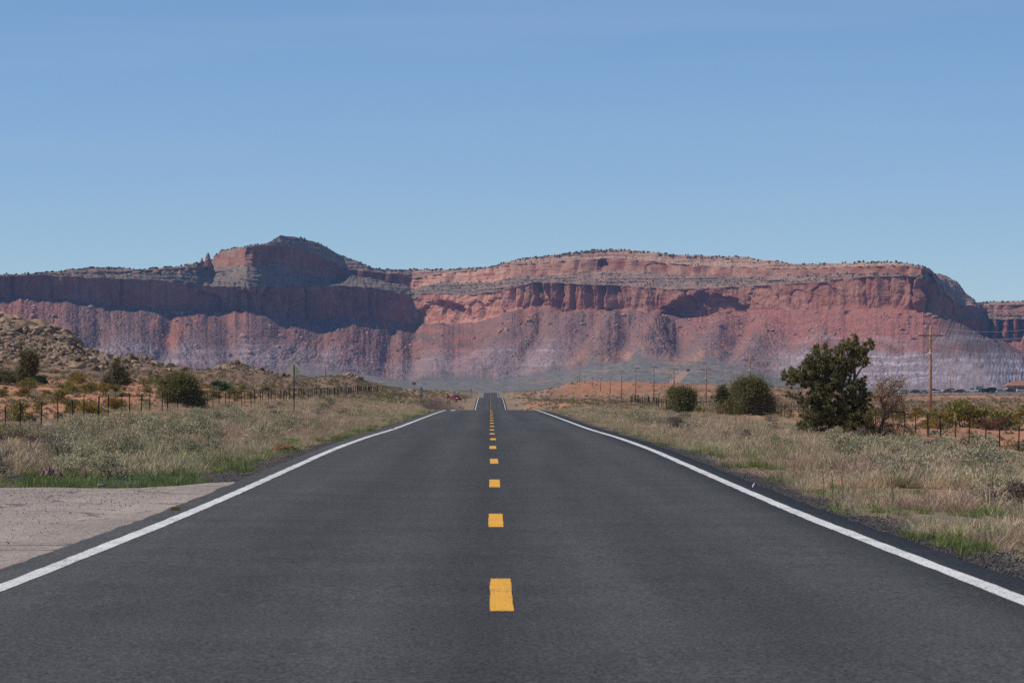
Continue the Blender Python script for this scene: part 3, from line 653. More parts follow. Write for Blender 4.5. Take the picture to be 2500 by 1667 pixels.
BZ = BZ + lift
# colours of rock, scree, sand and scrub
def c3(*c): return np.array(c)
lat = np.where(inA, arcT, arc)
nA = fbm(lat / 30, BZ / 14, 4, 90); nB = fbm(lat / 7, BZ / 4, 3, 92); nC = fbm(lat / 120, BZ / 60, 3, 94)
cliff = mixc(np.broadcast_to(c3(.42, .155, .095), BZ.shape + (3,)), np.broadcast_to(c3(.50, .235, .145), BZ.shape + (3,)), sstep(-.3, .4, nC + .5 * nA))
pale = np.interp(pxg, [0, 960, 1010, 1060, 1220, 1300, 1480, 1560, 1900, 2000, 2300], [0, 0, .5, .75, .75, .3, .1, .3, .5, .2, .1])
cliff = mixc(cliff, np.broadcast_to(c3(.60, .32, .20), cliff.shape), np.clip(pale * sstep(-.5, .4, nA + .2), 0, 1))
streak = sstep(.1, .5, n2(arc / 5.5, BZ / 160, 96) * .7 + n2(arc / 17, BZ / 120, 97) * .7) * np.clip(1.3 - .5 * tt, 0, 1)
cliff = mixc(cliff, np.broadcast_to(c3(.16, .085, .07), cliff.shape), streak * .55)
scree = mixc(np.broadcast_to(c3(.255, .15, .112), cliff.shape), np.broadcast_to(c3(.41, .165, .10), cliff.shape), sstep(-.15, .45, gul * .7 + nC + .3 * nA))
redb = np.interp(pxg, [-400, 0, 120, 300, 1000, 1150, 1300, 1700, 1900, 2900], [.7, .6, .35, .1, .4, .45, .1, .2, .8, .8]) * sstep(.25, .7, tA)
scree = mixc(scree, np.broadcast_to(c3(.42, .155, .10), cliff.shape), np.clip(redb * sstep(-.6, .3, nA), 0, 1))
calm = np.interp(mx, [2190, 2260, 2420, 2500], [1, .25, .25, .6])[None]
speck = fbm(arcT / 4.2, tA * 80, 3, 98) * calm
scree = scree * (1 + .5 * speck)[..., None]
diag = calm * fbm(arcS / 9, tA * 5, 3, 114)
scree = mixc(scree, np.broadcast_to(c3(.46, .20, .125), cliff.shape), sstep(.12, .5, diag) * .55)
scree = mixc(scree, np.broadcast_to(c3(.17, .12, .105), cliff.shape), sstep(-.15, -.5, diag) * .5)
scrub = sstep(.05, .35, fbm(arcT / 4.5, tA * 70, 3, 99) + .25 * nA)
scree = mixc(scree, np.broadcast_to(c3(.165, .14, .11), cliff.shape), scrub * .42)
lil = np.broadcast_to(c3(.40, .325, .30), cliff.shape) * (1 + .28 * n2(BZ / 2.4 + nA, arcT / 300, 101))[..., None]
lil = mixc(lil, np.broadcast_to(c3(.58, .52, .48), cliff.shape), sstep(.25, .45, n2(BZ / 5 + .7 * nA, arcT / 200, 102)))
scree = mixc(scree, lil, np.clip(badl * 1.0 * sstep(-.55, .2, nA + .35), 0, 1) * .85)
bandy = np.broadcast_to(c3(.40, .15, .10), cliff.shape) * (1 + .3 * strat)[..., None]
scree = mixc(scree, bandy, np.clip(band_up * .55, 0, .8))
sandy = np.interp(pxg, [1340, 1480, 1740, 1800], [0, 1, 1, 0]) * sstep(.34, .04, tA + .22 * fbm(arcT / 40, tA * 2, 3, 103))
scree = mixc(scree, np.broadcast_to(c3(.46, .255, .15), cliff.shape), np.clip(sandy * sstep(-.1, .35, nA + .1), 0, 1) * .9)
foot = sstep(.13, .0, tA + .12 * fbm(arcT / 50, tA * 3, 4, 111))
scree = mixc(scree, np.broadcast_to(plain * 1.05, cliff.shape), foot * np.interp(pxg, [900, 1000, 1800, 1950], [.3, .9, .9, .2]))
bench = mixc(np.broadcast_to(c3(.30, .19, .135), cliff.shape), np.broadcast_to(c3(.44, .25, .165), cliff.shape), sstep(-.2, .4, ledge * .6 + nA))
bench = mixc(bench, np.broadcast_to(c3(.13, .125, .095), cliff.shape), sstep(.0, .3, fbm(arc / 5, BZ / 3, 3, 105)) * .6)
greyb = np.interp(pxg, [0, 150, 250, 1000, 1250, 1500, 2300], [.2, .6, .85, .85, .45, .25, .15])
bench = mixc(bench, np.broadcast_to(c3(.235, .19, .14), cliff.shape) * (1 + .5 * fbm(arc / 4, BZ / 2.5, 3, 109))[..., None], np.clip(greyb * sstep(-.55, .25, fbm(arc / 14, BZ / 4, 3, 113) + .15), 0, 1))
top = mixc(np.broadcast_to(c3(.52, .33, .215), cliff.shape), np.broadcast_to(c3(.40, .21, .14), cliff.shape), sstep(-.2, .3, ledge))
top = mixc(top, np.broadcast_to(c3(.14, .13, .10), cliff.shape), sstep(.1, .35, fbm(arc / 6, BZ / 4, 3, 107)) * .5)
top = mixc(top, np.broadcast_to(c3(.24, .195, .15), cliff.shape), np.interp(pxg, [100, 200, 480, 600, 900, 1100], [.3, .6, .4, .7, .7, 0]))
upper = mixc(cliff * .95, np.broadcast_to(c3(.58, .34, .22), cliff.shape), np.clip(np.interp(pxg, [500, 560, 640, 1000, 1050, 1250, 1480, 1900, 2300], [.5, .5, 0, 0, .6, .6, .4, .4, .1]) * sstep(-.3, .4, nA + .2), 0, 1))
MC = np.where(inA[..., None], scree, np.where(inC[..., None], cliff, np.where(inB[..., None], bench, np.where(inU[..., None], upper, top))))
MC = MC * np.where(inC | inU, np.interp(pxg, [0, 950, 1010, 1240, 1300, 2300], [.8, .8, 1.12, 1.08, .80, .78]), 1.0)[..., None]  # left cliffs darkened for varnish and deeper shade, sunlit wall next to them brightened
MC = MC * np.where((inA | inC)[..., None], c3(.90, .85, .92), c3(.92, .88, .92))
MC = MC * (1 + .12 * nB + .08 * nA)[..., None]
M_rock = vcol_mat("mesa_rock", [(.12, .16), (.45, .34)], bump=.9, bump_scale=.22, bump_dist=2.0)
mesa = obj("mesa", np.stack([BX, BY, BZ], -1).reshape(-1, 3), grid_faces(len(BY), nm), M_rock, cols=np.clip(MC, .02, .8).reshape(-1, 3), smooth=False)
tag(mesa, kind="structure", label="long red sandstone mesa with shadowed cliffs and boulder-strewn talus")

# ------------------------------------------------------------------ rocks
def ico(sub=1):
    t = (1 + 5 ** .5) / 2
    v = [Vector(p).normalized() for p in [(-1, t, 0), (1, t, 0), (-1, -t, 0), (1, -t, 0), (0, -1, t), (0, 1, t), (0, -1, -t), (0, 1, -t), (t, 0, -1), (t, 0, 1), (-t, 0, -1), (-t, 0, 1)]]
    f = [(0, 11, 5), (0, 5, 1), (0, 1, 7), (0, 7, 10), (0, 10, 11), (1, 5, 9), (5, 11, 4), (11, 10, 2), (10, 7, 6), (7, 1, 8), (3, 9, 4), (3, 4, 2), (3, 2, 6), (3, 6, 8), (3, 8, 9), (4, 9, 5), (2, 4, 11), (6, 2, 10), (8, 6, 7), (9, 8, 1)]
    for _ in range(sub):
        mid = {}; nf = []
        def m(a, b):
            key = (min(a, b), max(a, b))
            if key not in mid: mid[key] = len(v); v.append(((v[a] + v[b]) / 2).normalized())
            return mid[key]
        for a, b, c in f:
            x, y, z = m(a, b), m(b, c), m(c, a); nf += [(a, x, z), (b, y, x), (c, z, y), (x, y, z)]
        f = nf
    return np.array([tuple(p) for p in v]), np.array(f)
def rock_verts(seed, sub=2, cuts=9, flat=.75):
    r = np.random.default_rng(seed); v, f = ico(sub); v = v.copy()
    for _ in range(cuts):
        d = r.normal(size=3); d /= np.linalg.norm(d); h = r.uniform(.55, .85)
        dd = v @ d; m = dd > h; v[m] -= np.outer(dd[m] - h, d)
    v *= 1 + .05 * r.normal(size=(len(v), 1))
    v[:, 2] *= flat
    return v, f
# large fallen blocks on the talus: parts of the mesa; the rest of the blocks as one mass
def mesa_at(i, j): return np.array([BX[i, j], BY[i, j], BZ[i, j]])
M_block = vcol_mat("fallen_block", [(.3, .2)], rand=.25)
bl_me = []
for s in range(6):
    v, f = rock_verts(100 + s, 1, 7, .8)
    bl_me.append(make_mesh("boulder", v, f, np.broadcast_to(c3(.40, .23, .165), v.shape), False, [M_block]))
r = np.random.default_rng(5)
vis = np.where((mx > -20) & (mx < 2520))[0]
for k_ in range(130):
    j = int(r.choice(vis)); i = int(r.uniform(.25, .97) * 96)
    if r.random() < .55: i = int(r.uniform(.6, .97) * 96)
    s = r.uniform(2.6, 5.2) * (1.35 if k_ < 25 else 1)
    if VX + FPX * BX[i, j] / BY[i, j] > 2000 and i < 60: continue
    o = link("boulder", bl_me[k_ % 6], mesa, Vector(mesa_at(i, j)) + Vector((0, -.5, s * .2)), (r.uniform(-.4, .4), r.uniform(-.4, .4), r.uniform(0, 6.3)), (s * r.uniform(.8, 1.4), s * r.uniform(.8, 1.2), s * r.uniform(.7, 1.1)))
def scatter_mass(name, pts, sizes, base, cols, mat, flat=1.0, seed=0, parent=None):
    r = np.random.default_rng(seed); vs, fs = base; n, m = len(pts), len(vs)
    a = r.uniform(0, 2 * np.pi, n); ca, sa = np.cos(a)[:, None], np.sin(a)[:, None]
    st = r.uniform(.7, 1.35, (n, 3)) * sizes[:, None]; st[:, 2] *= flat
    v = vs[None] * (1 + .16 * r.normal(size=(n, m, 1))) * st[:, None]
    V = np.stack([v[..., 0] * ca - v[..., 1] * sa, v[..., 0] * sa + v[..., 1] * ca, v[..., 2]], -1) + pts[:, None]
    F = (fs[None] + (np.arange(n) * m)[:, None, None]).reshape(-1, fs.shape[1])
    o = obj(name, V.reshape(-1, 3), F, mat, cols=np.repeat(cols, m, 0), parent=parent)
    return o
r = np.random.default_rng(6)
nb = 11000
ii = (r.random(nb) ** .75 * 95).astype(int); jj = r.choice(vis, nb)
keep = (r.random(nb) < np.clip(.35 + gul[ii, jj] * .8 + .3 * (ii / 95), .05, 1)) & ~((pxg[ii, jj] > 1950) & (ii < 62)) & (badl[ii, jj] < .5)
ii, jj = ii[keep], jj[keep]
P = np.stack([BX[ii, jj], BY[ii, jj], BZ[ii, jj]], -1); sz = r.uniform(.6, 1.9, len(P)) * (1 + (r.random(len(P)) < .12) * .9)
cc = np.where(r.random((len(P), 1)) < .45, c3(.25, .19, .165), c3(.36, .205, .15)) * r.uniform(.6, 1.4, (len(P), 1))
blocks = scatter_mass("talus_boulders", P, sz, ico(0), cc, M_block, .85, 8)
tag(blocks, "countless small fallen blocks strewn over the mesa's talus slopes", "boulders", kind="stuff")
# junipers dotted along the rim and the scrub of the benches
r = np.random.default_rng(9)
pts, szs = [], []
r0, r1, r2, r3, r4 = 0, 96, 148, 168, 194
nv = 9000
sel = r.choice(vis, nv)
for j in sel:
    u = r.random(); x = mx[j]
    if u < .34: i = int(r.integers(r4 + 13, r4 + 20)); d = np.interp(x, [0, 130, 480, 600, 900, 930, 1250, 1500, 1700, 1800, 2280], [.15, .5, .35, .35, .5, 1, .8, 1, .6, .25, .35])
    elif u < .62: i = int(r.integers(r2 + 2, r3)); d = .8
    elif u < .74: i = int(r.integers(r4, r4 + 16)); d = .55
    else: i = int(r.integers(8, 96)); d = .16
    if r.random() > d: continue
    if fbm(np.array([x / 25.0]), np.array([i * .21]), 2, 120)[0] < -.12: continue
    pts.append(mesa_at(i, j)); szs.append(r.uniform(.8, 2.1) if u < .34 else r.uniform(.5, 1.5) if u < .74 else r.uniform(.45, .95))
pts = np.array(pts); szs = np.array(szs); pts[:, 2] += szs * .35
cc = c3(.06, .07, .045) * r.uniform(.6, 1.5, (len(pts), 1))
M_farscrub = vcol_mat("far_scrub_leaf", [(.9, .3)])
scr = scatter_mass("rim_scrub", pts, szs, ico(0), cc, M_farscrub, .95, 12)
tag(scr, "dark juniper scrub dotting the mesa rim and benches", "scrub", kind="stuff")
# two slender rock spires on the skyline shoulder
for (px0, ytop, ybase, wpx, dpt, lab) in ((507, 617, 645, 17, 5480, "taller dark rock spire on the mesa skyline"), (492.5, 630, 646, 11, 5470, "shorter pale rock spire beside the taller one")):
    mb = MB(); rr = random.Random(int(px0)); h = (ybase - ytop) * dpt / FPX; w = wpx * dpt / FPX / 2
    rings = []
    for t_ in np.linspace(-.4, 1, 12):
        k_ = (1 - max(t_, 0) ** 2.2 * .72) * (1 + .5 * max(-t_, 0)) * (1.0 - .25 * max(t_, 0))
        rings.append([Vector(((w * k_) * math.cos(a) * rr.uniform(.8, 1.15) + w * .12 * t_, w * k_ * 1.2 * math.sin(a) * rr.uniform(.8, 1.15), h * t_)) for a in np.linspace(0, 2 * math.pi, 10)[:-1]])
    mb.loft(rings)
    v = np.array([tuple(p) for p in mb.v])
    b = at(px0, ybase, dpt)
    o = obj("rock_spire", v, mb.f, M_block, cols=np.broadcast_to(c3(.40, .19, .13), v.shape), parent=mesa, loc=b)
    o["label"] = lab

# ------------------------------------------------------------------ haze
hz = MB(); hz.box((0, 3490, 190), (7600, 7020, 480))
M_haze, nt, p = new_mat("haze_air")
nt.nodes.remove(p)
pv = N(nt, 'ShaderNodeVolumePrincipled'); pv.inputs['Color'].default_value = (.30, .56, 1.0, 1); pv.inputs['Density'].default_value = HAZE
pv.inputs['Anisotropy'].default_value = 0.0
nt.links.new(pv.outputs[0], nt.nodes['Material Output'].inputs['Volume'])
haze = hz.build("haze", M_haze)
tag(haze, "thin bluish desert haze over the whole valley", "haze", kind="stuff")

# ------------------------------------------------------------------ rocky hill and outcrops on the left (boulders are parts of the ground)
M_boulder = vcol_mat("hill_boulder", [(1.1, .16), (5.0, .2)], rand=.18, bump=.6, bump_scale=2.5, bump_dist=.15)
hb_me = []
for s in range(10):
    v, f = rock_verts(200 + s, 2, 16, .62)
    hb_me.append(make_mesh("boulder", v, f, np.broadcast_to(c3(.34, .23, .15) * (1 + .16 * (s % 3 - 1)), v.shape), False, [M_boulder]))
rr = random.Random(21)
def boulder(px, Y, w, h=None, dz=0.0, dep=None):
    X = (px - VX) * Y / FPX; h = h or w * rr.uniform(.45, .8); dep = dep or w * rr.uniform(.7, 1.2)
    z = gz(X, Y) + h * .05 + dz
    return link("boulder", hb_me[rr.randrange(10)], ground, (X, Y, z), (rr.uniform(-.15, .15), rr.uniform(-.2, .2), rr.uniform(0, 6.28)), (w / 2, dep / 2, h / 1.25))
cap = [(-18, 2.6, 2.2), (12, 2.4, 2.0), (34, 2.2, 1.7), (52, 3.0, 2.2), (74, 2.2, 1.6), (92, 2.8, 1.9), (112, 2.4, 1.6), (130, 2.6, 1.6), (144, 1.9, 1.4), (158, 1.6, 1.2), (166, 1.4, 1.1), (176, 1.7, 1.0), (188, 1.3, .8), (232, 1.2, .7), (248, 1.0, .6)]
for px, w, h in cap: boulder(px, 541 + rr.uniform(-4, 3), w * 2.0, h * 1.35, dz=.3)
for px, w, h in cap[:12]: boulder(px + rr.uniform(-8, 8), 527 + rr.uniform(-5, 3), w * 1.1, h)
n_ = 0
while n_ < 150:
    px = rr.uniform(-20, 330); Y = rr.uniform(455, 548)
    X = (px - VX) * Y / FPX
    if rock_mask(np.array([X]), np.array([Y]))[0] < rr.uniform(.25, .8): continue
    boulder(px, Y, rr.uniform(.35, .95) * (1.0 if rr.random() < .8 else 2.0)); n_ += 1
for px, Y, w, h in ((545, 600, 3.0, 1.9), (562, 598, 3.4, 2.3), (580, 600, 2.6, 1.8), (596, 603, 2.2, 1.6), (612, 606, 1.8, 1.1), (530, 596, 1.6, 1.0), (838, 795, 2.2, 1.3), (852, 800, 2.6, 1.6), (866, 805, 2.0, 1.2), (824, 790, 1.6, 1.0), (1004, 840, 2.0, 1.5), (1010, 838, 1.6, 1.3), (1018, 845, 1.5, 1.0), (1396, 1512, 3.6, 2.0), (1388, 1508, 2.2, 1.2), (1404, 1516, 2.4, 1.1), (1414, 1480, 2.0, .7), (930, 830, 2.4, .9), (948, 842, 2.0, .7)): boulder(px, Y, w, h)
for _ in range(58): boulder(rr.gauss(592, 34), rr.uniform(575, 612), rr.uniform(.5, 1.6))
for _ in range(30): boulder(rr.gauss(850, 24), rr.uniform(770, 806), rr.uniform(.5, 1.5))
for _ in range(12): boulder(rr.uniform(310, 420), rr.uniform(545, 580), rr.uniform(.4, .9))

r = np.random.default_rng(33)
rx, rY2 = r.uniform(-120, 460, 8200), r.uniform(440, 600, 8200)
rx = np.concatenate([rx, r.normal(592, 40, 700), r.normal(850, 30, 400), r.uniform(640, 800, 200)]); rY2 = np.concatenate([rY2, r.uniform(565, 620, 700), r.uniform(765, 815, 400), r.uniform(600, 720, 200)])
rX = (rx - VX) * rY2 / FPX; kp = r.random(len(rX)) < rock_mask(rX, rY2) + .03; rX, rY2 = rX[kp], rY2[kp]
sz = r.uniform(.12, .55, len(rX)) * (1 + (r.random(len(rX)) < .15) * .8)
rub = scatter_mass("hill_rubble", np.stack([rX, rY2, ground_z(rX, rY2) + sz * .2], -1), sz, ico(0), c3(.29, .20, .135) * r.uniform(.4, 1.25, (len(rX), 1)), M_boulder, .75, 35)
tag(rub, "small broken rocks between the boulders of the left hill", "rubble", kind="stuff")

# ------------------------------------------------------------------ foliage builders
def leaf_cloud(cent, outd, length, width, seed, up=.35, jitter=.8):
    """one small folded leaf spray (two triangles each side of a midrib) per centre, pointing roughly along outd"""
    r = np.random.default_rng(seed); n = len(cent)
    d = outd + jitter * r.normal(size=(n, 3)); d[:, 2] += up
    d /= np.linalg.norm(d, axis=1)[:, None]
    s = np.cross(d, r.normal(size=(n, 3))); s /= np.linalg.norm(s, axis=1)[:, None] + 1e-9
    L = length * r.uniform(.6, 1.35, (n, 1)); W = width * r.uniform(.6, 1.3, (n, 1))
    V = np.stack([cent - d * L * .5, cent + s * W * .5, cent + d * L * .5, cent - s * W * .5], 1).reshape(-1, 3)
    F = np.arange(n * 4).reshape(n, 4)
    return V, F
def clump_points(clumps, dens, seed, shell=.55, soft=False):
    """points spread through ellipsoid clumps (x, y, z, rx, ry, rz); returns points and outward directions"""
    r = np.random.default_rng(seed); P, D = [], []
    for (x, y, z, a, b, c_) in clumps:
        n = max(6, int(dens * (a * b * c_) ** (2 / 3)))
        d = r.normal(size=(n, 3)); d /= np.linalg.norm(d, axis=1)[:, None]
        rad = shell + (1 - shell) * r.random((n, 1)) ** .6
        rad *= 1 + .12 * r.normal(size=(n, 1))
        if soft: rad = np.abs(r.normal(0, .62, (n, 1))) + .05
        P.append(np.array([x, y, z]) + d * rad * np.array([a, b, c_])); D.append(d)
    return np.concatenate(P), np.concatenate(D)
M_juniper = vcol_mat("juniper_foliage", [(1.6, .25)], rough=.75, transl=.28)
M_bark = simple_mat("juniper_bark", (.16, .10, .075), .95, noise=.4, nscale=6)
M_deadwood = simple_mat("grey_deadwood", (.30, .25, .215), .95, noise=.3, nscale=8)
M_sage = vcol_mat("sagebrush_foliage", [(2.5, .18)], rough=.85, rand=.22, transl=.15)
def leaf_cols(n, a, b, seed, dark=0.25):
    r = np.random.default_rng(seed); t = r.random((n, 1))
    c = np.array(a) * (1 - t) + np.array(b) * t
    return np.repeat(c * r.uniform(1 - dark, 1 + dark, (n, 1)), 4, 0)
JUN_A, JUN_B = (.135, .125, .048), (.26, .235, .10)

def foliage(name, clumps, dens, ln, wd, ca, cb, mat, seed, parent, up=.35, jitter=.8, shell=.55, floor=None):
    P, D = clump_points(clumps, dens, seed, shell, True)
    if floor is not None:
        k = P[:, 2] > floor; P, D = P[k], D[k]
    V, F = leaf_cloud(P, D, ln, wd, seed + 1, up, jitter)
    return obj(name, V, F, mat, parent=parent, cols=leaf_cols(len(P), ca, cb, seed + 2))

def branch(mb, p0, p1, r0, r1, rnd, wob=.12, n=5):
    p0, p1 = Vector(p0), Vector(p1); pts = []; L = (p1 - p0).length
    for k in range(n + 1):
        t = k / n; w = math.sin(math.pi * t) * wob * L
        pts.append(p0.lerp(p1, t) + Vector((rnd.uniform(-w, w), rnd.uniform(-w, w), rnd.uniform(-w, w) * .6)))
    mb.tube(pts, [r0 + (r1 - r0) * k / n for k in range(n + 1)], 5); return pts

def bush_clumps(w, h, dp, n, seed, lift=.0):
    """clumps filling a domed, slightly lumpy envelope of width w, height h and depth dp standing on the ground"""
    rd = random.Random(seed); out = []
    for k in range(n):
        a = rd.uniform(0, 2 * math.pi); q = math.sqrt(rd.random()); zz = rd.random()
        env = math.sqrt(max(0, 1 - (zz * .98) ** 2.4)) * (.82 + .18 * min(1, zz * 5))
        s = rd.choice((.07, .10, .13, .17, .21, .24)); q *= 1.0 if s > .12 else rd.uniform(1.0, 1.14)
        out.append((math.cos(a) * q * env * (w / 2 - s * w * .5), math.sin(a) * q * env * (dp / 2 - s * dp * .5), lift + h * (.08 + .84 * zz), s * w * rd.uniform(.7, 1.1), s * dp, s * h * 1.05))
    return out

def juniper(px, py, Y, wpx, hpx, label, seed, n=34, dead=False, ca=JUN_A, cb=JUN_B, name="juniper_tree", lean=0.0, clumps=None, cat="tree", dens=420):
    X = (px - VX) * Y / FPX; w = wpx * Y / FPX; h = hpx * Y / FPX
    z = gz(X, Y)
    t = thing(name, (X, Y, z - .03), label, cat)
    rd = random.Random(seed); mb = MB()
    cl = clumps or bush_clumps(w * 1.08, h * .97, w, n, seed)
    base = [(rd.uniform(-.12, .12) * w * .5, rd.uniform(-.1, .1) * w * .5, -.05) for _ in range(4)]
    tr = max(.05, .03 * h)
    for k, c_ in enumerate(cl):
        if k % 2 and n > 20: continue
        branch(mb, base[k % 4], c_[:3], tr * rd.uniform(.6, 1.0), tr * .12, rd)
    mb.build("trunk", M_bark, t)
    px_m = 2.44 * Y / FPX
    foliage("crown", cl, dens / px_m ** 1.1 * .62, max(.16, px_m * 2.3), max(.045, px_m * .62), ca, cb, M_juniper, seed, t, floor=.02)
    return t

# left of the road, beyond the fence
juniper(4, 950, 332, 80, 48, "low dark juniper cut off by the left edge of the picture", 31, n=26)
cl = [(-.55, 0, 1.0, .55, .7, .6), (.5, .1, 1.1, .6, .7, .6), (0, 0, 1.7, .7, .8, .6), (-.5, -.1, 2.2, .6, .7, .55), (.35, 0, 2.3, .7, .7, .6), (-.1, 0, 2.9, .75, .8, .5), (.3, .1, 3.2, .6, .7, .42), (-.5, 0, 3.1, .5, .6, .4), (.75, 0, 2.8, .5, .6, .5), (.9, 0, 2.1, .4, .5, .4), (-.9, 0, 1.3, .4, .6, .5), (-.9, 0, .6, .5, .6, .5), (.2, 0, .5, .6, .7, .45), (.85, 0, 1.5, .4, .5, .4)]
juniper(67, 947, 340, 62, 88, "tall dense juniper standing below the boulder hill", 32, clumps=cl)
juniper(96, 950, 336, 46, 24, "low green bush at the foot of the tall dense juniper", 33, n=16, ca=(.05, .075, .03), cb=(.09, .11, .05), name="juniper_bush", cat="bush")
cl = [(-.9, 0, .55, .55, .6, .5), (-.4, 0, .6, .6, .7, .55), (.2, 0, .6, .7, .8, .6), (.8, 0, .55, .65, .7, .5), (1.3, 0, .4, .5, .6, .4), (-.3, 0, 1.3, .55, .6, .55), (.3, 0, 1.3, .6, .7, .5), (.9, 0, 1.1, .55, .6, .5), (-.2, 0, 2.0, .45, .5, .45), (.15, 0, 2.3, .38, .45, .4), (.6, 0, 1.7, .4, .5, .4), (.1, 0, 2.6, .25, .3, .25)]
jc = juniper(282, 954, 330, 84, 68, "juniper with bare grey twigs on its left side below the rocky ridge", 34, clumps=cl)
def dead_twigs(parent, origin, spread, h, n, seed, r0=.03, mat=None, name="dead_branch", sub=3):
    rd = random.Random(seed); mb = MB(); o = Vector(origin)
    for k in range(n):
        p = o + Vector((rd.uniform(-.2, .2) * spread, rd.uniform(-.3, .3) * spread, 0))
        e = o + Vector((rd.uniform(-1, 1) * spread, rd.uniform(-.7, .7) * spread, h * rd.uniform(.55, 1.05)))
        pts = branch(mb, p, e, r0, r0 * .25, rd, .1)
        for q in range(sub):
            b = pts[rd.randrange(2, len(pts))]
            branch(mb, b, b + Vector((rd.uniform(-.5, .5) * spread * .7, rd.uniform(-.4, .4) * spread * .7, rd.uniform(-.05, .4) * h * .6)), r0 * .45, r0 * .15, rd, .1, 3)
    o = mb.build(name, mat or M_deadwood, parent)
    return tag(o, kind='stuff') if parent else o
dead_twigs(jc, (-1.5, -.1, 0), .9, 1.9, 22, 51, .022)
dead_twigs(jc, (-.3, -.5, .2), .3, 2.2, 4, 52, .03)
juniper(435, 990, 222, 132, 84, "broad round juniper right behind the left wire fence", 35, n=48)
juniper(535, 950, 345, 64, 24, "bright green rounded bush below the small rock outcrop", 36, n=22, ca=(.075, .12, .045), cb=(.12, .17, .07), name="green_bush", cat="bush")
juniper(275, 878, 575, 9, 11, "tiny lone juniper on the crest of the rocky ridge", 37, n=9)
# right of the road
juniper(1662, 1005, 330, 86, 69, "cone-shaped juniper left of the pale sagebrush mound on the right", 41, n=40)
juniper(1762, 1002, 306, 62, 62, "smaller juniper pressed against the left of the big round one", 42, n=26, ca=(.065, .078, .03), cb=(.12, .125, .055))
juniper(1828, 1014, 281, 122, 91, "big round dark juniper behind the right-hand fence", 43, n=54)

# the big open-crowned juniper on the right verge, its limbs showing through
TY = 139.0; ksc = .1913 * TY / FPX                      # metres per traced unit
tx0, tz0 = 1230, 1440
Xt = (1880 + tx0 * .1913 - VX) * TY / FPX
tree = thing("juniper_tree", (Xt, TY, gz(Xt, TY) - .03), "large open-crowned juniper leaning left on the right verge", "tree")
rd = random.Random(77)
def tp(x, y, d=0.0): return Vector(((x - tx0) * ksc, d, (tz0 - y) * ksc))
mb = MB()
limbs = [[(1215, 1450), (1150, 1200), (1060, 1000), (1075, 780), (1085, 560), (1075, 350), (1050, 200)], [(1190, 1450), (1080, 1150), (950, 950), (800, 830), (620, 690), (430, 560), (260, 580)],
         [(1000, 1000), (900, 800), (860, 600), (780, 430), (690, 300)], [(1090, 620), (1180, 480), (1230, 330), (1290, 210)], [(1180, 1400), (1000, 1330), (800, 1260), (600, 1270), (440, 1220)],
         [(1230, 1420), (1180, 1100), (1190, 850), (1210, 680)], [(820, 840), (600, 860), (420, 900), (270, 850)], [(1100, 1200), (900, 1080), (700, 1000), (540, 1060)], [(860, 620), (650, 560), (500, 430)], [(1080, 400), (980, 300), (940, 250)]]
for k, lm in enumerate(limbs):
    dd = rd.uniform(-.25, .25); pts = [tp(x, y, dd * i_ / len(lm) * 1.6 + rd.uniform(-.03, .03)) for i_, (x, y) in enumerate(lm)]
    r0 = (.13, .12, .06, .04, .06, .06, .045, .055, .04, .03)[k]
    mb.tube(pts, [r0 * (1 - .85 * i_ / (len(pts) - 1)) for i_ in range(len(pts))], 6)
mb.build("trunk", M_bark, tree)
cls = [(1010, 190, 105), (1120, 170, 80), (1265, 200, 66), (1300, 250, 42), (1225, 290, 50), (1180, 240, 55), (950, 280, 110), (1080, 330, 115), (1180, 400, 80), (1225, 440, 45), (680, 290, 90), (600, 270, 60), (470, 400, 95), (560, 420, 115), (700, 420, 125), (820, 380, 115), (860, 500, 115), (420, 560, 105), (280, 560, 95), (200, 600, 60), (235, 700, 50), (560, 580, 125), (700, 600, 110), (380, 680, 80), (500, 720, 85), (240, 830, 50), (330, 880, 62), (430, 940, 85), (560, 850, 95), (690, 760, 95), (850, 660, 80), (990, 560, 70), (1200, 660, 55), (1190, 800, 85), (1240, 830, 50), (1180, 950, 90), (640, 960, 105), (560, 1090, 100), (420, 1230, 80), (480, 1180, 90), (620, 1250, 120), (740, 1100, 140), (860, 1010, 105), (800, 1270, 140), (930, 1180, 130), (1000, 1330, 115), (1120, 1200, 120), (1180, 1090, 100), (860, 1370, 100), (1060, 1390, 80), (690, 1370, 70), (960, 1020, 80), (1130, 1010, 70), (520, 980, 90), (760, 920, 90), (700, 1180, 120), (900, 1290, 120), (1100, 1310, 110), (560, 1200, 90), (620, 700, 100), (480, 620, 90), (780, 520, 100), (640, 480, 100), (900, 420, 90), (1000, 450, 80), (340, 620, 80), (1130, 890, 70), (760, 1350, 90), (960, 1400, 80), (1150, 1300, 100), (1200, 1200, 90), (1230, 1330, 80), (1130, 1100, 90), (1220, 1020, 80), (1100, 760, 70), (1150, 700, 60), (1000, 880, 90), (900, 900, 90), (1030, 1180, 100), (1170, 1390, 80), (1240, 920, 60), (930, 760, 80), (800, 700, 90), (960, 480, 80), (1000, 620, 80), (930, 600, 80), (1010, 760, 80), (1090, 470, 60), (1020, 400, 80), (880, 300, 60), (760, 300, 60), (720, 860, 80), (600, 760, 80)]
clm = []
for (x, y, r_) in cls:
    low = (y - 100) / 1300
    for q in range(9):
        p = tp(x + max(-1.1, min(1.1, rd.gauss(0, .62))) * r_, y + max(-1, min(1, rd.gauss(0, .55))) * r_, rd.uniform(-1, 1) * (.45 + .65 * low))
        s = r_ * ksc * rd.uniform(.24, .50); clm.append((p.x, p.y, p.z, s * 1.1, s * 1.1, s * .95))
crown = foliage("crown", clm, 12500, .115, .030, JUN_A, (.29, .255, .11), M_juniper, 780, tree, up=.6, jitter=.6, shell=.12, floor=.02)
mb = MB()
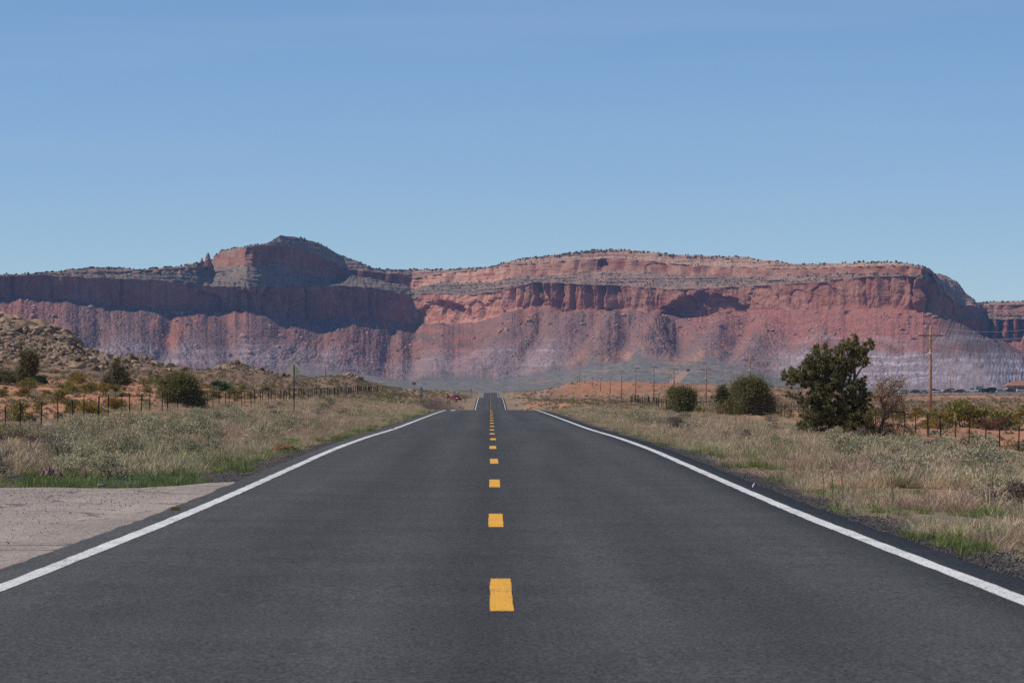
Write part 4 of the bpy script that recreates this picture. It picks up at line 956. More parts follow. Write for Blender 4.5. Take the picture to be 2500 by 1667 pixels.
for _ in range(90):
    c_ = rd.choice(clm); p = Vector(c_[:3]); q = p + Vector((rd.uniform(-.3, .3), rd.uniform(-.45, -.05), rd.uniform(-.3, .3)))
    branch(mb, p + Vector((rd.uniform(-.2, .4), 0, rd.uniform(-.35, 0))), q, .011, .005, rd, .15, 3)
tag(mb.build("dead_twig", M_deadwood, tree), kind="stuff")

# half-dead shrub beside it
tx0, tz0 = 1390, 1440
Xd = (1880 + tx0 * .1913 - VX) * TY / FPX
dt = thing("dying_juniper", (Xd, TY - .5, gz(Xd, TY - .5) - .03), "half-dead brown shrub with bare dark limbs right of the large juniper", "shrub")
mb = MB(); M_darkwood = simple_mat("dark_dead_limb", (.10, .068, .05), .95, noise=.35, nscale=7)
dl = [[(1360, 1450), (1390, 1250), (1440, 1090), (1440, 1010), (1385, 900), (1395, 780), (1420, 640)], [(1440, 1090), (1540, 1000), (1620, 900), (1660, 840)], [(1430, 1160), (1560, 1040), (1680, 1060), (1760, 1090)], [(1370, 1380), (1500, 1280), (1600, 1350), (1660, 1410)], [(1400, 1260), (1560, 1200), (1720, 1240), (1790, 1330)], [(1440, 1010), (1490, 860), (1520, 740), (1600, 650)], [(1395, 900), (1350, 800), (1380, 700)], [(1350, 1440), (1300, 1250), (1290, 1080)], [(1490, 860), (1600, 780), (1690, 690)]]
leafp = []
for k, lm in enumerate(dl):
    dd = rd.uniform(-.5, .5); pts = [tp(x, y, dd * i_ / len(lm)) for i_, (x, y) in enumerate(lm)]
    r0 = (.075, .03, .04, .04, .035, .028, .022, .03, .02)[k]
    mb.tube(pts, [r0 * (1 - .8 * i_ / (len(pts) - 1)) for i_ in range(len(pts))], 6)
    for i_ in range(1, len(pts)):
        for q in range(9):
            b = pts[i_ - 1].lerp(pts[i_], rd.random()); e = b + Vector((rd.uniform(-.42, .42), rd.uniform(-.4, .4), rd.uniform(-.22, .42) if lm[-1][1] < 1100 else rd.uniform(-.45, .15)))
            pp = branch(mb, b, e, .010, .004, rd, .15, 3)
            for w_ in range(20): leafp.append(pp[rd.randrange(1, 4)] + Vector((rd.gauss(0, .09), rd.gauss(0, .09), rd.gauss(0, .09))))
mb.build("limb", M_darkwood, dt)
lp = np.array([tuple(p) for p in leafp]); lp = lp[lp[:, 2] > .03]
V, F = leaf_cloud(lp, np.zeros_like(lp), .10, .034, 91, .2, 1.0)
obj("dry_foliage", V, F, M_juniper, parent=dt, cols=leaf_cols(len(lp), (.33, .205, .105), (.48, .32, .175), 92))
log = MB(); log.tube([(-.35, 0, .05), (0, .05, .10), (.25, 0, .16), (.42, .02, .2)], [.06, .07, .045, .02], 7)
tag(log.build("fallen_branch", M_darkwood, loc=at(2200, 1084, 133.5) * Vector((1, 1, 0)) + Vector((0, 0, gz(at(2200, 1084, 133.5).x, 133.5) + .12))), "short dark fallen branch on the grass right of the half-dead shrub", "branch")

# ------------------------------------------------------------------ shrubs: sagebrush and rabbitbrush, each a thing of its own
def shrub_mesh(name, w, h, n, ln, wd, ca, cb, seed, stems=True, upright=.5, dens=2300):
    cl = bush_clumps(w, h, w, n, seed)
    P, D = clump_points(cl, dens, seed, .35); k = P[:, 2] > .01; P, D = P[k], D[k]
    V, F = leaf_cloud(P, D, ln, wd, seed + 1, upright, .7)
    c = leaf_cols(len(P), ca, cb, seed + 2)
    if stems:
        rd = random.Random(seed); mb = MB()
        for q in cl[:14]: branch(mb, (rd.uniform(-.1, .1) * w, rd.uniform(-.1, .1) * w, -.03), q[:3], .012, .005, rd, .1, 3)
        sv = np.array([tuple(p) for p in mb.v]); b = len(V)
        V = np.concatenate([V, sv]); c = np.concatenate([c, np.broadcast_to(np.array([.15, .115, .09]), sv.shape)])
        F = [tuple(q) for q in F] + [tuple(i_ + b for i_ in q) for q in mb.f]
    return make_mesh(name, V, F, c, False, [M_sage])
SAGE = [shrub_mesh("sagebrush", 1.1, .60, 20, .055, .018, (.36, .325, .195), (.48, .43, .27), 300 + s, dens=4600) for s in range(4)]
RABB = [shrub_mesh("rabbitbrush", 1.2, .62, 16, .12, .03, (.27, .18, .045), (.38, .27, .075), 320 + s, upright=1.2, dens=3400) for s in range(3)]
OLIV = [shrub_mesh("rabbitbrush", 1.2, .66, 16, .12, .03, (.21, .18, .055), (.31, .265, .085), 330 + s, upright=1.1, dens=3400) for s in range(3)]
GREY = [shrub_mesh("dry_shrub", 1.0, .55, 14, .09, .02, (.19, .15, .12), (.27, .215, .17), 340 + s) for s in range(3)]
FAMS = {"sage": (SAGE, "sagebrush"), "ochre": (RABB, "rabbitbrush"), "olive": (OLIV, "rabbitbrush"), "grey": (GREY, "dry_shrub")}
def shrub(fam, X, Y, s, label, group, hs=1.0):
    me, nm = FAMS[fam]; o = link(nm, rr.choice(me), None, (X, Y, gz(X, Y) - .03), (0, 0, rr.uniform(0, 6.28)), (s * rr.uniform(.9, 1.15), s * rr.uniform(.9, 1.15), s * hs * rr.uniform(.85, 1.15)))
    tag(o, label, "shrub", group)
    if group: CROWD.append((o, fam, s, VX + FPX * X / Y, X, Y))
    return o
CROWD = []
# named ones
shrub("sage", *at(1726, 0, 286)[:2], 2.5, "pale grey-green sagebrush dome on a sand mound between two junipers", None, .95)
shrub("ochre", *at(1706, 0, 283)[:2], 1.1, "ochre rabbitbrush under the left of the pale sagebrush dome", None)
shrub("ochre", *at(1772, 0, 282)[:2], 1.4, "ochre rabbitbrush under the right of the pale sagebrush dome", None)
for px, Y, s, f in ((2296, 204, 1.9, "ochre"), (2345, 206, 2.9, "olive"), (2400, 205, 2.7, "olive"), (2440, 203, 2.2, "olive")):
    shrub(f, *at(px, 0, Y)[:2], s, {2296: "ochre rabbitbrush at the foot of the nearest utility pole", 2345: "big olive rabbitbrush behind the right fence, left half of the large clump", 2400: "big olive rabbitbrush behind the right fence, middle of the large clump", 2440: "olive rabbitbrush at the right end of the large clump behind the fence"}[px], None, .82)
cx_ = at(2415, 0, 201.5)
dead = dead_twigs(None, (0, 0, 0), 1.3, .75, 40, 61, .025, simple_mat("rusty_dead_brush", (.17, .075, .05), .95), "dead_brush")
dead.location = (cx_.x, cx_.y, gz(cx_.x, cx_.y)); tag(dead, "tangle of reddish dead brush under the large olive rabbitbrush", "brush")
shrub("ochre", *at(20, 0, 88)[:2], .95, "ochre rabbitbrush at the left edge in front of the fence", None, .95)
shrub("grey", *at(92, 0, 80)[:2], .9, "dark bare shrub left of centre on the left verge", None, 1.1)
shrub("sage", *at(2385, 0, 66)[:2], 1.25, "large grey-green sagebrush near the right edge of the verge", None, 1.0)
shrub("sage", *at(2290, 0, 70)[:2], .9, "grey-green sagebrush left of the large one near the right edge", None, .9)
shrub("sage", *at(2100, 0, 84)[:2], 1.0, "grey-green sagebrush in front of the half-dead shrub", None, .9)
shrub("sage", *at(1565, 0, 165)[:2], 1.6, "pale sagebrush on the right verge in front of the cone-shaped juniper", None, .8)
# crowd
def crowd(n, fam_w, xr, Yr, sr, label, group, seed, cond=None):
    rd = random.Random(seed); k = 0; tries = 0
    while k < n and tries < n * 60:
        tries += 1
        px = rd.uniform(*xr); Y = math.exp(rd.uniform(math.log(Yr[0]), math.log(Yr[1]))); X = (px - VX) * Y / FPX
        if cond and not cond(X, Y, px): continue
        nz_ = float(fbm(np.array([X / 7]), np.array([Y / 9]), 2, seed)[0])
        if nz_ < rd.uniform(-.5, .25): continue
        fam = rd.choices(list(fam_w), list(fam_w.values()))[0]
        shrub(fam, X, Y, min(rd.uniform(*sr), .35 + Y / 95), label[fam], group, rd.uniform(.7, 1.0)); k += 1
crowd(64, {"sage": .8, "grey": .2}, (-10, 1000), (50, 130), (.55, 1.5), {"sage": "grey-green sagebrush among dry grass on the left verge", "grey": "brownish dry shrub among grass on the left verge"}, "shrubs on the left verge", 401, lambda X, Y, p: -19 < X < -6.5)
crowd(40, {"sage": .8, "grey": .2}, (300, 1060), (130, 300), (.6, 1.4), {"sage": "small grey-green sagebrush far along the left verge", "grey": "small brown shrub far along the left verge"}, "shrubs far along the left verge", 402, lambda X, Y, p: -19 < X < -7)
crowd(60, {"sage": .75, "grey": .25}, (1500, 2510), (38, 130), (.45, 1.3), {"sage": "grey-green sagebrush among dry grass on the right verge", "grey": "brownish dry shrub among grass on the right verge"}, "shrubs on the right verge", 403, lambda X, Y, p: 7 < X < 18)
crowd(24, {"sage": .7, "grey": .3}, (1330, 1900), (130, 300), (.6, 1.4), {"sage": "small grey-green sagebrush far along the right verge", "grey": "small brown shrub far along the right verge"}, "shrubs far along the right verge", 404, lambda X, Y, p: 7 < X < 21)
crowd(88, {"ochre": .35, "olive": .4, "sage": .25}, (-10, 900), (150, 420), (.7, 1.6), {"ochre": "ochre rabbitbrush on red sand beyond the left fence", "olive": "olive rabbitbrush on red sand beyond the left fence", "sage": "grey sagebrush on red sand beyond the left fence"}, "shrubs on the sand beyond the left fence", 405, lambda X, Y, p: X < -21.5)
crowd(80, {"ochre": .35, "olive": .45, "sage": .2}, (1500, 2510), (215, 420), (.5, 1.3), {"ochre": "ochre rabbitbrush on red sand beyond the right fence", "olive": "olive rabbitbrush on red sand beyond the right fence", "sage": "grey sagebrush on red sand beyond the right fence"}, "shrubs on the sand beyond the right fence", 406, lambda X, Y, p: X > 24)

# a label for each: the landmark it is closest to in view, and how close it ranks
MARKS_L = [(0, "left picture edge"), (67, "tall dense juniper"), (282, "twiggy juniper"), (435, "broad round juniper"), (535, "bright green bush"), (718, "diamond sign"), (850, "dark little outcrop"), (1029, "green mile marker")]
MARKS_R = [(1330, "road crest"), (1596, "sixth utility pole"), (1662, "cone-shaped juniper"), (1826, "big round juniper"), (2040, "large open-crowned juniper"), (2142, "half-dead shrub"), (2272, "nearest utility pole"), (2500, "right picture edge")]
ORD = ["", "second ", "third ", "fourth ", "fifth ", "sixth ", "seventh ", "eighth ", "ninth ", "tenth ", "eleventh ", "twelfth ", "thirteenth ", "fourteenth ", "fifteenth ", "sixteenth "]
FN = {"sage": "grey-green sagebrush", "ochre": "ochre rabbitbrush", "olive": "olive rabbitbrush", "grey": "brown dry shrub"}
pools = {}
for o, fam, s, px, X, Y in CROWD:
    zone = ("beyond the left fence" if X < -20 else "on the left verge") if X < 0 else ("beyond the right fence" if X > 22.4 else "on the right verge")
    mk = min(MARKS_L if X < 0 else MARKS_R, key=lambda m: abs(m[0] - px))
    pools.setdefault((FN[fam], "small" if s < .8 else "large" if s > 1.15 else "mid-sized", mk[1], zone), []).append((abs(mk[0] - px) + Y * .001, o))
for (fn, szn, mk, zone), lst in pools.items():
    for k_, (_, o) in enumerate(sorted(lst, key=lambda q: q[0])): o["label"] = f"{ORD[min(k_, 15)]}closest {szn} {fn} to the {mk}, {zone}"

# ------------------------------------------------------------------ uncountable growth: grass, weeds and far scrub
def tuft_mesh(name, n, h, spread, w, ca, cb, seed, seedhead=None, lean=.75):
    r = np.random.default_rng(seed)
    a = r.uniform(0, 2 * np.pi, n); q = np.sqrt(r.random(n)) * spread
    b = np.stack([np.cos(a) * q, np.sin(a) * q, np.full(n, -.02)], -1)
    H = h * r.uniform(.5, 1.15, n); la = r.uniform(0, 2 * np.pi, n); lq = lean * H * r.uniform(.1, 1, n)
    tip = b + np.stack([np.cos(la) * lq + b[:, 0] * .6, np.sin(la) * lq + b[:, 1] * .6, H], -1)
    mid = (b + tip) / 2 + np.stack([-np.cos(la) * lq * .15, -np.sin(la) * lq * .15, H * .06], -1)
    sd = r.normal(size=(n, 3)); sd[:, 2] = 0; sd /= np.linalg.norm(sd, axis=1)[:, None]
    W = w * r.uniform(.6, 1.3, (n, 1))
    hw = W if seedhead is None else W * seedhead
    V = np.stack([b - sd * W * .5, b + sd * W * .5, mid + sd * W * .45, tip + sd * hw * .22, tip - sd * hw * .22, mid - sd * W * .45], 1).reshape(-1, 3)
    i0 = np.arange(n)[:, None] * 6
    F = np.concatenate([i0 + np.array([[0, 1, 2, 5]]), i0 + np.array([[5, 2, 3, 4]])], 0)
    t = r.random((n, 1)); c = np.array(ca) * (1 - t) + np.array(cb) * t; c = c * r.uniform(.75, 1.25, (n, 1))
    C_ = np.repeat(c, 6, 0)
    return make_mesh(name, V, F, C_, False, [M_grass])
M_grass = vcol_mat("grass_blades", [(3.0, .12)], rough=.85, rand=.28, transl=.22)
def proto_collection(name, meshes):
    c = bpy.data.collections.new(name)
    for me in meshes:
        o = bpy.data.objects.new(me.name, me); c.objects.link(o)
    return c
def instance_stuff(name, coll, pos, rotz, scl, idx, label, cat, tilt=.12):
    n = len(pos); me = bpy.data.meshes.new(name)
    me.vertices.add(n); me.vertices.foreach_set("co", np.asarray(pos, np.float32).ravel())
    r = np.random.default_rng(n)
    rot = np.stack([r.normal(0, tilt * 1.6, n), r.normal(0, tilt * 1.6, n), rotz], -1).astype(np.float32)
    a = me.attributes.new("rot", 'FLOAT_VECTOR', 'POINT'); a.data.foreach_set("vector", rot.ravel())
    a = me.attributes.new("scl", 'FLOAT_VECTOR', 'POINT'); a.data.foreach_set("vector", np.asarray(scl, np.float32).ravel())
    a = me.attributes.new("idx", 'INT', 'POINT'); a.data.foreach_set("value", np.asarray(idx, np.int32))
    o = link(name, me)
    ng = bpy.data.node_groups.new(name + "_nodes", 'GeometryNodeTree')
    ng.interface.new_socket("Geometry", in_out='INPUT', socket_type='NodeSocketGeometry'); ng.interface.new_socket("Geometry", in_out='OUTPUT', socket_type='NodeSocketGeometry')
    gi = ng.nodes.new('NodeGroupInput'); go = ng.nodes.new('NodeGroupOutput')
    ci = ng.nodes.new('GeometryNodeCollectionInfo'); ci.inputs['Collection'].default_value = coll
    ci.inputs['Separate Children'].default_value = True; ci.inputs['Reset Children'].default_value = True
    ip = ng.nodes.new('GeometryNodeInstanceOnPoints'); ip.inputs['Pick Instance'].default_value = True
    def na(nm, t):
        q = ng.nodes.new('GeometryNodeInputNamedAttribute'); q.data_type = t; q.inputs['Name'].default_value = nm; return q.outputs['Attribute']
    ng.links.new(gi.outputs[0], ip.inputs['Points']); ng.links.new(ci.outputs[0], ip.inputs['Instance'])
    ng.links.new(na("idx", 'INT'), ip.inputs['Instance Index']); ng.links.new(na("rot", 'FLOAT_VECTOR'), ip.inputs['Rotation']); ng.links.new(na("scl", 'FLOAT_VECTOR'), ip.inputs['Scale'])
    ng.links.new(ip.outputs[0], go.inputs[0])
    md = o.modifiers.new("scatter", 'NODES'); md.node_group = ng
    return tag(o, label, cat, kind="stuff")

DRY = [tuft_mesh("dry_grass", 90, .30, .28, .008, (.54, .40, .25), (.67, .52, .34), 500 + s, 2.2) for s in range(3)] + \
      [tuft_mesh("dry_grass", 90, .29, .30, .008, (.45, .295, .21), (.56, .39, .285), 510 + s, 2.4) for s in range(2)] + \
      [tuft_mesh("dry_grass", 84, .25, .29, .009, (.34, .32, .16), (.46, .41, .21), 515 + s, 1.2) for s in range(2)]
WEED = [tuft_mesh("weed", 80, .26, .27, .015, (.36, .315, .175), (.48, .415, .25), 520 + s, 1.6, .6) for s in range(3)]
GREEN = [tuft_mesh("green_grass", 70, .22, .17, .010, (.16, .20, .06), (.27, .30, .11), 530 + s, .5, .75) for s in range(3)]
FLAT = [tuft_mesh("green_grass", 60, .10, .26, .020, (.13, .21, .075), (.21, .29, .11), 540 + s, .8, 1.2) for s in range(2)]
FARS = [shrub_mesh("far_scrub", 1.2, .6, 10, .22, .10, a_, b_, 550 + s, False, .6, 330) for s, (a_, b_) in enumerate((((.20, .175, .075), (.29, .25, .115)), ((.26, .225, .155), (.36, .32, .22)), ((.17, .17, .08), (.24, .23, .11)), ((.29, .195, .075), (.38, .265, .10))))]
def sample(n, xr, Yr, seed, power=1.0):
    r = np.random.default_rng(seed)
    u = r.random(n); Y = (Yr[0] ** power + u * (Yr[1] ** power - Yr[0] ** power)) ** (1 / power) if power != 0 else np.exp(np.log(Yr[0]) + u * np.log(Yr[1] / Yr[0]))
    px = r.uniform(xr[0], xr[1], n); return (px - VX) * Y / FPX, Y, r
def place(X, Y, dz=-.02): return np.stack([X, Y, ground_z(X, Y) + dz], -1)
# verge grass on both sides; density falls with distance as single tufts shrink below a pixel
Xs_, Ys_, r = sample(95000, (-120, 2620), (18, 420), 601, 0.35)
ax = np.abs(Xs_ - RC); nz1 = fbm(Xs_ / 5, Ys_ / 8, 3, 610); nz2 = fbm(Xs_ / 2, Ys_ / 3, 2, 612)
keep = (ax > 4.45 + .6 * np.clip(nz2 + .35, 0, 1)) & (ax < 22.5 + 2 * nz1) & (pad_mask(Xs_, Ys_) < .05) & (nz1 + .6 * nz2 > -.30 + .12 * r.random(len(ax)) + .16 + .26 * sstep(9, 15, ax))
keep &= ~((Xs_ < 0) & (Ys_ < 66) & (ax < 6.6 - (Ys_ - 49) * .1 + nz2))
keep &= r.random(len(ax)) < np.interp(ax, [4.7, 7, 20, 25], [.55, 1, 1, .5])
Xs_, Ys_, nz1, nz2, ax = Xs_[keep], Ys_[keep], nz1[keep], nz2[keep], ax[keep]; n = len(Xs_)
kind_ = np.where(fbm(Xs_ / 9, Ys_ / 16, 2, 620) + .3 * r.normal(size=n) > .12, r.integers(5, 7, n), np.where(fbm(Xs_ / 6, Ys_ / 11, 2, 622) > -.12, r.integers(3, 5, n), r.integers(0, 3, n)))
weed = r.random(n) < .26 + .4 * np.clip(nz1, -.3, 1)
kind_ = np.where(weed, r.integers(7, 10, n), kind_)
sc = r.uniform(.6, 1.15, (n, 1)) * np.interp(ax, [4.7, 6.5, 9], [.45, .72, .95])[:, None] * np.where(Xs_ > 0, np.interp(ax, [15, 20], [1, .55]), np.interp(ax, [17, 20], [1, .8]))[:, None] * np.interp(Ys_, [18, 120, 420], [.95, 1.15, 1.7])[:, None]
scl = np.concatenate([sc, sc, sc * r.uniform(.75, 1.1, (n, 1)) / np.interp(Ys_, [18, 120, 420], [1, 1, 1.5])[:, None]], 1)
print("verge tufts", n)
instance_stuff("verge_grass", proto_collection("verge_tufts", DRY + WEED), place(Xs_, Ys_), r.uniform(0, 6.28, n), scl, kind_, "dry tan and grey-green grass covering both road verges", "grass")
# green strip along the pavement edge
Xs_, Ys_, r = sample(26000, (-60, 2560), (19, 260), 631, .3)
ax = np.abs(Xs_ - RC); nz1 = fbm(Xs_ / 1.6, Ys_ / 5, 3, 640)
padedge = (Xs_ < -4.6) & (Ys_ > 47.6) & (Ys_ < 53.5 + 1.5 * nz1) & (pad_mask(Xs_, Ys_) < .05)
strip = (ax > 4.25) & (ax < 6.6) & (nz1 > np.where(Xs_ < 0, -.12, .10) + .2 * (ax < 4.7)) & (pad_mask(Xs_, Ys_) < .02) & ~((Xs_ < 0) & (Ys_ < 58))
lowg = (Xs_ < 0) & (Ys_ > 50) & (Ys_ < 85) & (ax > 5.3) & (ax < 9.5) & (nz1 > -.05)
keep = (padedge & (nz1 > -.5)) | (strip & (r.random(len(ax)) < .8)) | lowg
joint = (Xs_ < -4.3) & (np.abs(Ys_ - 30.84) < .06) & (r.random(len(ax)) < .8)
keep |= joint
pe = (padedge | (nz1 > .2))[keep]; lg = lowg[keep]; Xs_, Ys_ = Xs_[keep], Ys_[keep]; n = len(Xs_)
kind_ = np.where(lg & ~pe, r.integers(3, 5, n), r.integers(0, 3, n))
sc = r.uniform(.35, .9, (n, 1)) * np.where(Xs_ > 0, .8, np.where(Ys_ < 40, .25, 1.0))[:, None]; print("green tufts", n)
instance_stuff("green_grass", proto_collection("green_tufts", GREEN + FLAT), place(Xs_, Ys_), r.uniform(0, 6.28, n), np.concatenate([sc, sc, sc], 1), kind_, "fresh green grass growing along the pavement edges", "grass")
# low scrub and grass on the sand and slopes beyond the fences, out to the plain
Xs_, Ys_, r = sample(42000, (-120, 2620), (140, 1750), 651, .2)
ax = np.abs(Xs_ - RC); nz1 = fbm(Xs_ / 12, Ys_ / 20, 3, 660); px2 = VX + FPX * Xs_ / Ys_
rm = rock_mask(Xs_, Ys_)
keep = (ax > np.where(Ys_ > 330, 6.5, 22)) & (r.random(len(ax)) < np.clip(np.where((px2 < 980) & (Ys_ > 330), .7, np.where(Ys_ < 420, .16, .4)) + nz1 * 1.0, .04, 1)) & (rm < .35 + .2 * r.random(len(ax))) & ~((px2 > 2050) & (Ys_ > 850) & (r.random(len(ax)) < .8)) & ~((Ys_ > 1200) & (px2 > 1350) & (px2 < 1900) & (r.random(len(ax)) < .72))
Xs_, Ys_ = Xs_[keep], Ys_[keep]; n = len(Xs_)
kind_ = r.choice(4, n, p=[.34, .33, .20, .13]); sc = r.uniform(.35, 1.1, (n, 1)) * np.interp(Ys_, [140, 500, 1700], [.8, 1.0, 1.6])[:, None]
print("far scrub", n)
instance_stuff("desert_scrub", proto_collection("scrub_tufts", FARS), place(Xs_, Ys_, -.04), r.uniform(0, 6.28, n), np.concatenate([sc, sc, sc * .8], 1), kind_, "low scattered desert scrub beyond both fences", "scrub", .05)
# loose dark gravel on the shoulders
grv = []
for s in range(3):
    v, f = rock_verts(700 + s, 0, 4, .7); grv.append(make_mesh("gravel", v * .011, f, np.broadcast_to(np.array([(.06, .055, .055), (.10, .085, .08), (.20, .16, .14)][s]), v.shape), False, [M_block]))
Xs_, Ys_, r = sample(90000, (-60, 2560), (17, 95), 671, .2)
ax = np.abs(Xs_ - RC); padd = pad_mask(Xs_, Ys_) > .6
keep = ((ax > 4.0) & (ax < 5.1) & ~padd & ((Xs_ > 0) | (Ys_ > 49))) | ((Xs_ < 0) & (Ys_ > 49) & (Ys_ < 66) & (ax < 8) & ~padd & (ax > 4)) | (padd & (ax > 4.6) & (r.random(len(ax)) < .08 + .22 * sstep(34, 46, Ys_)))
Xs_, Ys_, padd = Xs_[keep], Ys_[keep], padd[keep]; n = len(Xs_)
zz = np.where(padd, road_z(Ys_) - .015, ground_z(Xs_, Ys_) + .004); sc = r.uniform(.5, 1.5, (n, 1)) * np.where(padd, .6, 1.0)[:, None]; print("gravel", n)
instance_stuff("shoulder_gravel", proto_collection("gravel_stones", grv), np.stack([Xs_, Ys_, zz], -1), r.uniform(0, 6.28, n), np.concatenate([sc, sc, sc], 1), np.where(padd, 0, r.choice(3, n, p=[.55, .33, .12])), "loose dark gravel along the road shoulders", "gravel", .5)

# ------------------------------------------------------------------ wire fences: each post a part
M_post = simple_mat("dark_steel_post", (.035, .040, .036), .7, .3, .3)
M_wood_post = simple_mat("weathered_wood_post", (.20, .14, .10), .95, noise=.3, nscale=5)
M_wire = simple_mat("fence_wire", (.12, .11, .10), .6, .7)
def post_mesh(h, w):
    mb = MB(); mb.box((0, 0, h / 2 - .15), (w, .012, h + .3)); mb.box((0, w * .35, h / 2 - .15), (.012, w * .7, h + .3))
    for k in range(6): mb.box((0, -.012, .2 + k * h / 7), (w * .6, .012, .03))
    return mb.mesh("post", M_post)
POST = [post_mesh(1.16, .055), post_mesh(1.16, .075)]
def fence(X0, Ys, label, h=1.16, seed=1, big=()):
    t = thing("wire_fence", (X0, Ys[0], gz(X0, Ys[0])), label, "fence"); rd = random.Random(seed); tops = []
    for k, Y in enumerate(Ys):
        x = X0 + rd.uniform(-.12, .12); z = gz(x, Y); hs = rd.uniform(.93, 1.06)
        wide = 1 if (k % 7 == 3) else 0
        s = max(1.0, Y / 260)
        o = link("post", POST[wide], t, Vector((x - X0, Y - Ys[0], z - t.location.z)), (rd.uniform(-.03, .03), rd.uniform(-.04, .04), rd.uniform(-.3, .3)), (s, s, hs))
        tops.append((x - X0, Y - Ys[0], z - t.location.z, hs * h))
    for f_ in (.28, .5, .72, .94):
        mb = MB(); mb.tube([(a, b - .02, c_ + hh * f_ + rd.uniform(-.01, .01)) for a, b, c_, hh in tops], .0045, 4, False)
        mb.build("wire", M_wire, t)
    return t
fence(-20.0, [112 + 5.25 * k for k in range(88)], "wire fence on dark steel posts along the left of the road", seed=3)
fence(22.4, [118 + 4.7 * k for k in range(86)], "wire fence on dark steel posts along the right of the road", seed=4)

# ------------------------------------------------------------------ utility poles and their lines
M_pole = simple_mat("creosoted_pole", (.40, .205, .115), .85, noise=.25, nscale=1.5)
M_arm = simple_mat("crossarm_wood", (.16, .085, .055), .9, noise=.25, nscale=3)
M_ins = simple_mat("porcelain_insulator", (.62, .62, .60), .3, 0, .5)
M_cable = simple_mat("aluminium_cable", (.42, .42, .43), .45, .6)
PX0 = 45.0
def pole(px, ytop, ybase, label, group, X=PX0, arm=True, rad=.15, mat=None, Y=None):
    Y = Y or FPX * X / (px - VX); X = (px - VX) * Y / FPX
    zt = CAMH - (ytop - VY) * Y / FPX; zb = gz(X, Y)
    t = thing("utility_pole", (X, Y, zb), label, "pole", group); h = zt - zb
    mb = MB(); mb.tube([(0, 0, -.6), (0, 0, h * .5), (0, 0, h)], [rad * 1.12, rad * .95, rad * .75], 10); mb.build("shaft", mat or M_pole, t, smooth=True)
    att = []
    if arm:
        az = h - .72
        mb = MB(); mb.box((0, -.17, az), (2.5, .10, .13)); mb.build("crossarm", M_arm, t)
        for s in (-1, 1):
            mb = MB(); mb.tube([(s * .75, -.19, az - .05), (s * .05, -.16, az - .62)], .02, 5); mb.build("brace", M_arm, t)
        for x in (-1.15, 1.12):
            mb = MB(); mb.tube([(x, -.17, az + .05), (x, -.17, az + .14), (x, -.17, az + .16), (x, -.17, az + .26)], [.02, .02, .06, .04], 7); mb.build("insulator", M_ins, t); att.append(Vector((X + x, Y - .17, zb + az + .27)))
        mb = MB(); mb.tube([(0, 0, h - .02), (0, 0, h + .12), (0, 0, h + .14), (0, 0, h + .24)], [.02, .02, .06, .04], 7); mb.build("insulator", M_ins, t); att.append(Vector((X, Y, zb + h + .25)))
        mb = MB(); mb.tube([(-.18, -.12, h - 2.55), (-.55, -.12, h - 2.72)], .05, 6); mb.build("strain_insulator", M_ins, t)
        mb = MB(); mb.tube([(0, 0, h - 2.58), (0, 0, h - 2.42)], rad * 1.18, 10); mb.build("pole_band", M_ins, t)
        att.append(Vector((X - .17, Y - .1, zb + h - 1.75)))
    return att
G = "line of utility poles right of the road"
ords = ["nearest tall wooden utility pole right of the large juniper", "second nearest utility pole, mostly hidden behind the large juniper crown", "third nearest utility pole, rising behind the big round juniper", "fourth nearest utility pole, just right of the cone-shaped juniper", "fifth nearest utility pole, rising behind the cone-shaped juniper", "sixth nearest utility pole, left of the cone-shaped juniper", "seventh utility pole from the near end of the line", "eighth utility pole from the near end of the line", "ninth utility pole from the near end of the line", "tenth utility pole from the near end of the line", "eleventh utility pole from the near end of the line", "twelfth utility pole, standing on the red sand rise", "farthest utility pole of the line, half sunk behind the sand rise"]
pts = [(2272, 802, 1018), (1992, 838, 1000), (1831, 868, 985), (1724, 893, 972), (1645, 894, 984), (1596, 889, 984), (1552, 893, 982), (1517, 901, 976), (1489.5, 916, 973), (1466, 919, 972), (1446, 918, 972), (1428, 915, 960), (1409, 917, 950)]
atts = []
near_ = pole(VX + FPX * PX0 / 222, 756, 1060, "utility pole just outside the right edge that carries the wires on", G)
atts.append(near_)
for (px, a, b), lab in zip(pts, ords): atts.append(pole(px, a, b, lab, G, rad=.15 if px > 1700 else .17))
for k in range(4):
    names = ["left outer", "right outer", "topmost", "lowest"]
    mb = MB()
    path = []
    for p, q in zip(atts[:-1], atts[1:]):
        a, b = p[k], q[k]
        for s in range(12):
            t_ = s / 12; path.append(a.lerp(b, t_) - Vector((0, 0, 4 * 1.1 * t_ * (1 - t_))))
    path.append(atts[-1][k])
    tag(link("power_line", mb.tube(path, [max(.010, .000032 * p.y) for p in path], 5, False).mesh("power_line", M_cable)), f"{names[k]} wire strung along the utility poles on the right", "wire")
# lone poles
pole(678, 887, 948, "lone thin pole with brackets left of the diamond sign", None, arm=False, rad=.11, Y=560)
pole(794, 895, 945, "lone thin pole right of the diamond sign on the far slope", None, arm=False, rad=.11, Y=690)
pole(1415, 884, 932, "taller bare pole behind the end of the pole line on the sand rise", None, arm=True, rad=.2, Y=1700)
pole(1631, 901, 940, "bare far pole on the grey plain behind the pole line", None, arm=False, rad=.3, Y=2300)
pole(1870, 912, 946, "thin far pole between the big round juniper and the large one", None, arm=False, rad=.22, Y=1720)
pole(2321, 903, 963, "lone pole among the parked cars right of the nearest utility pole", None, arm=False, rad=.17, Y=1372)

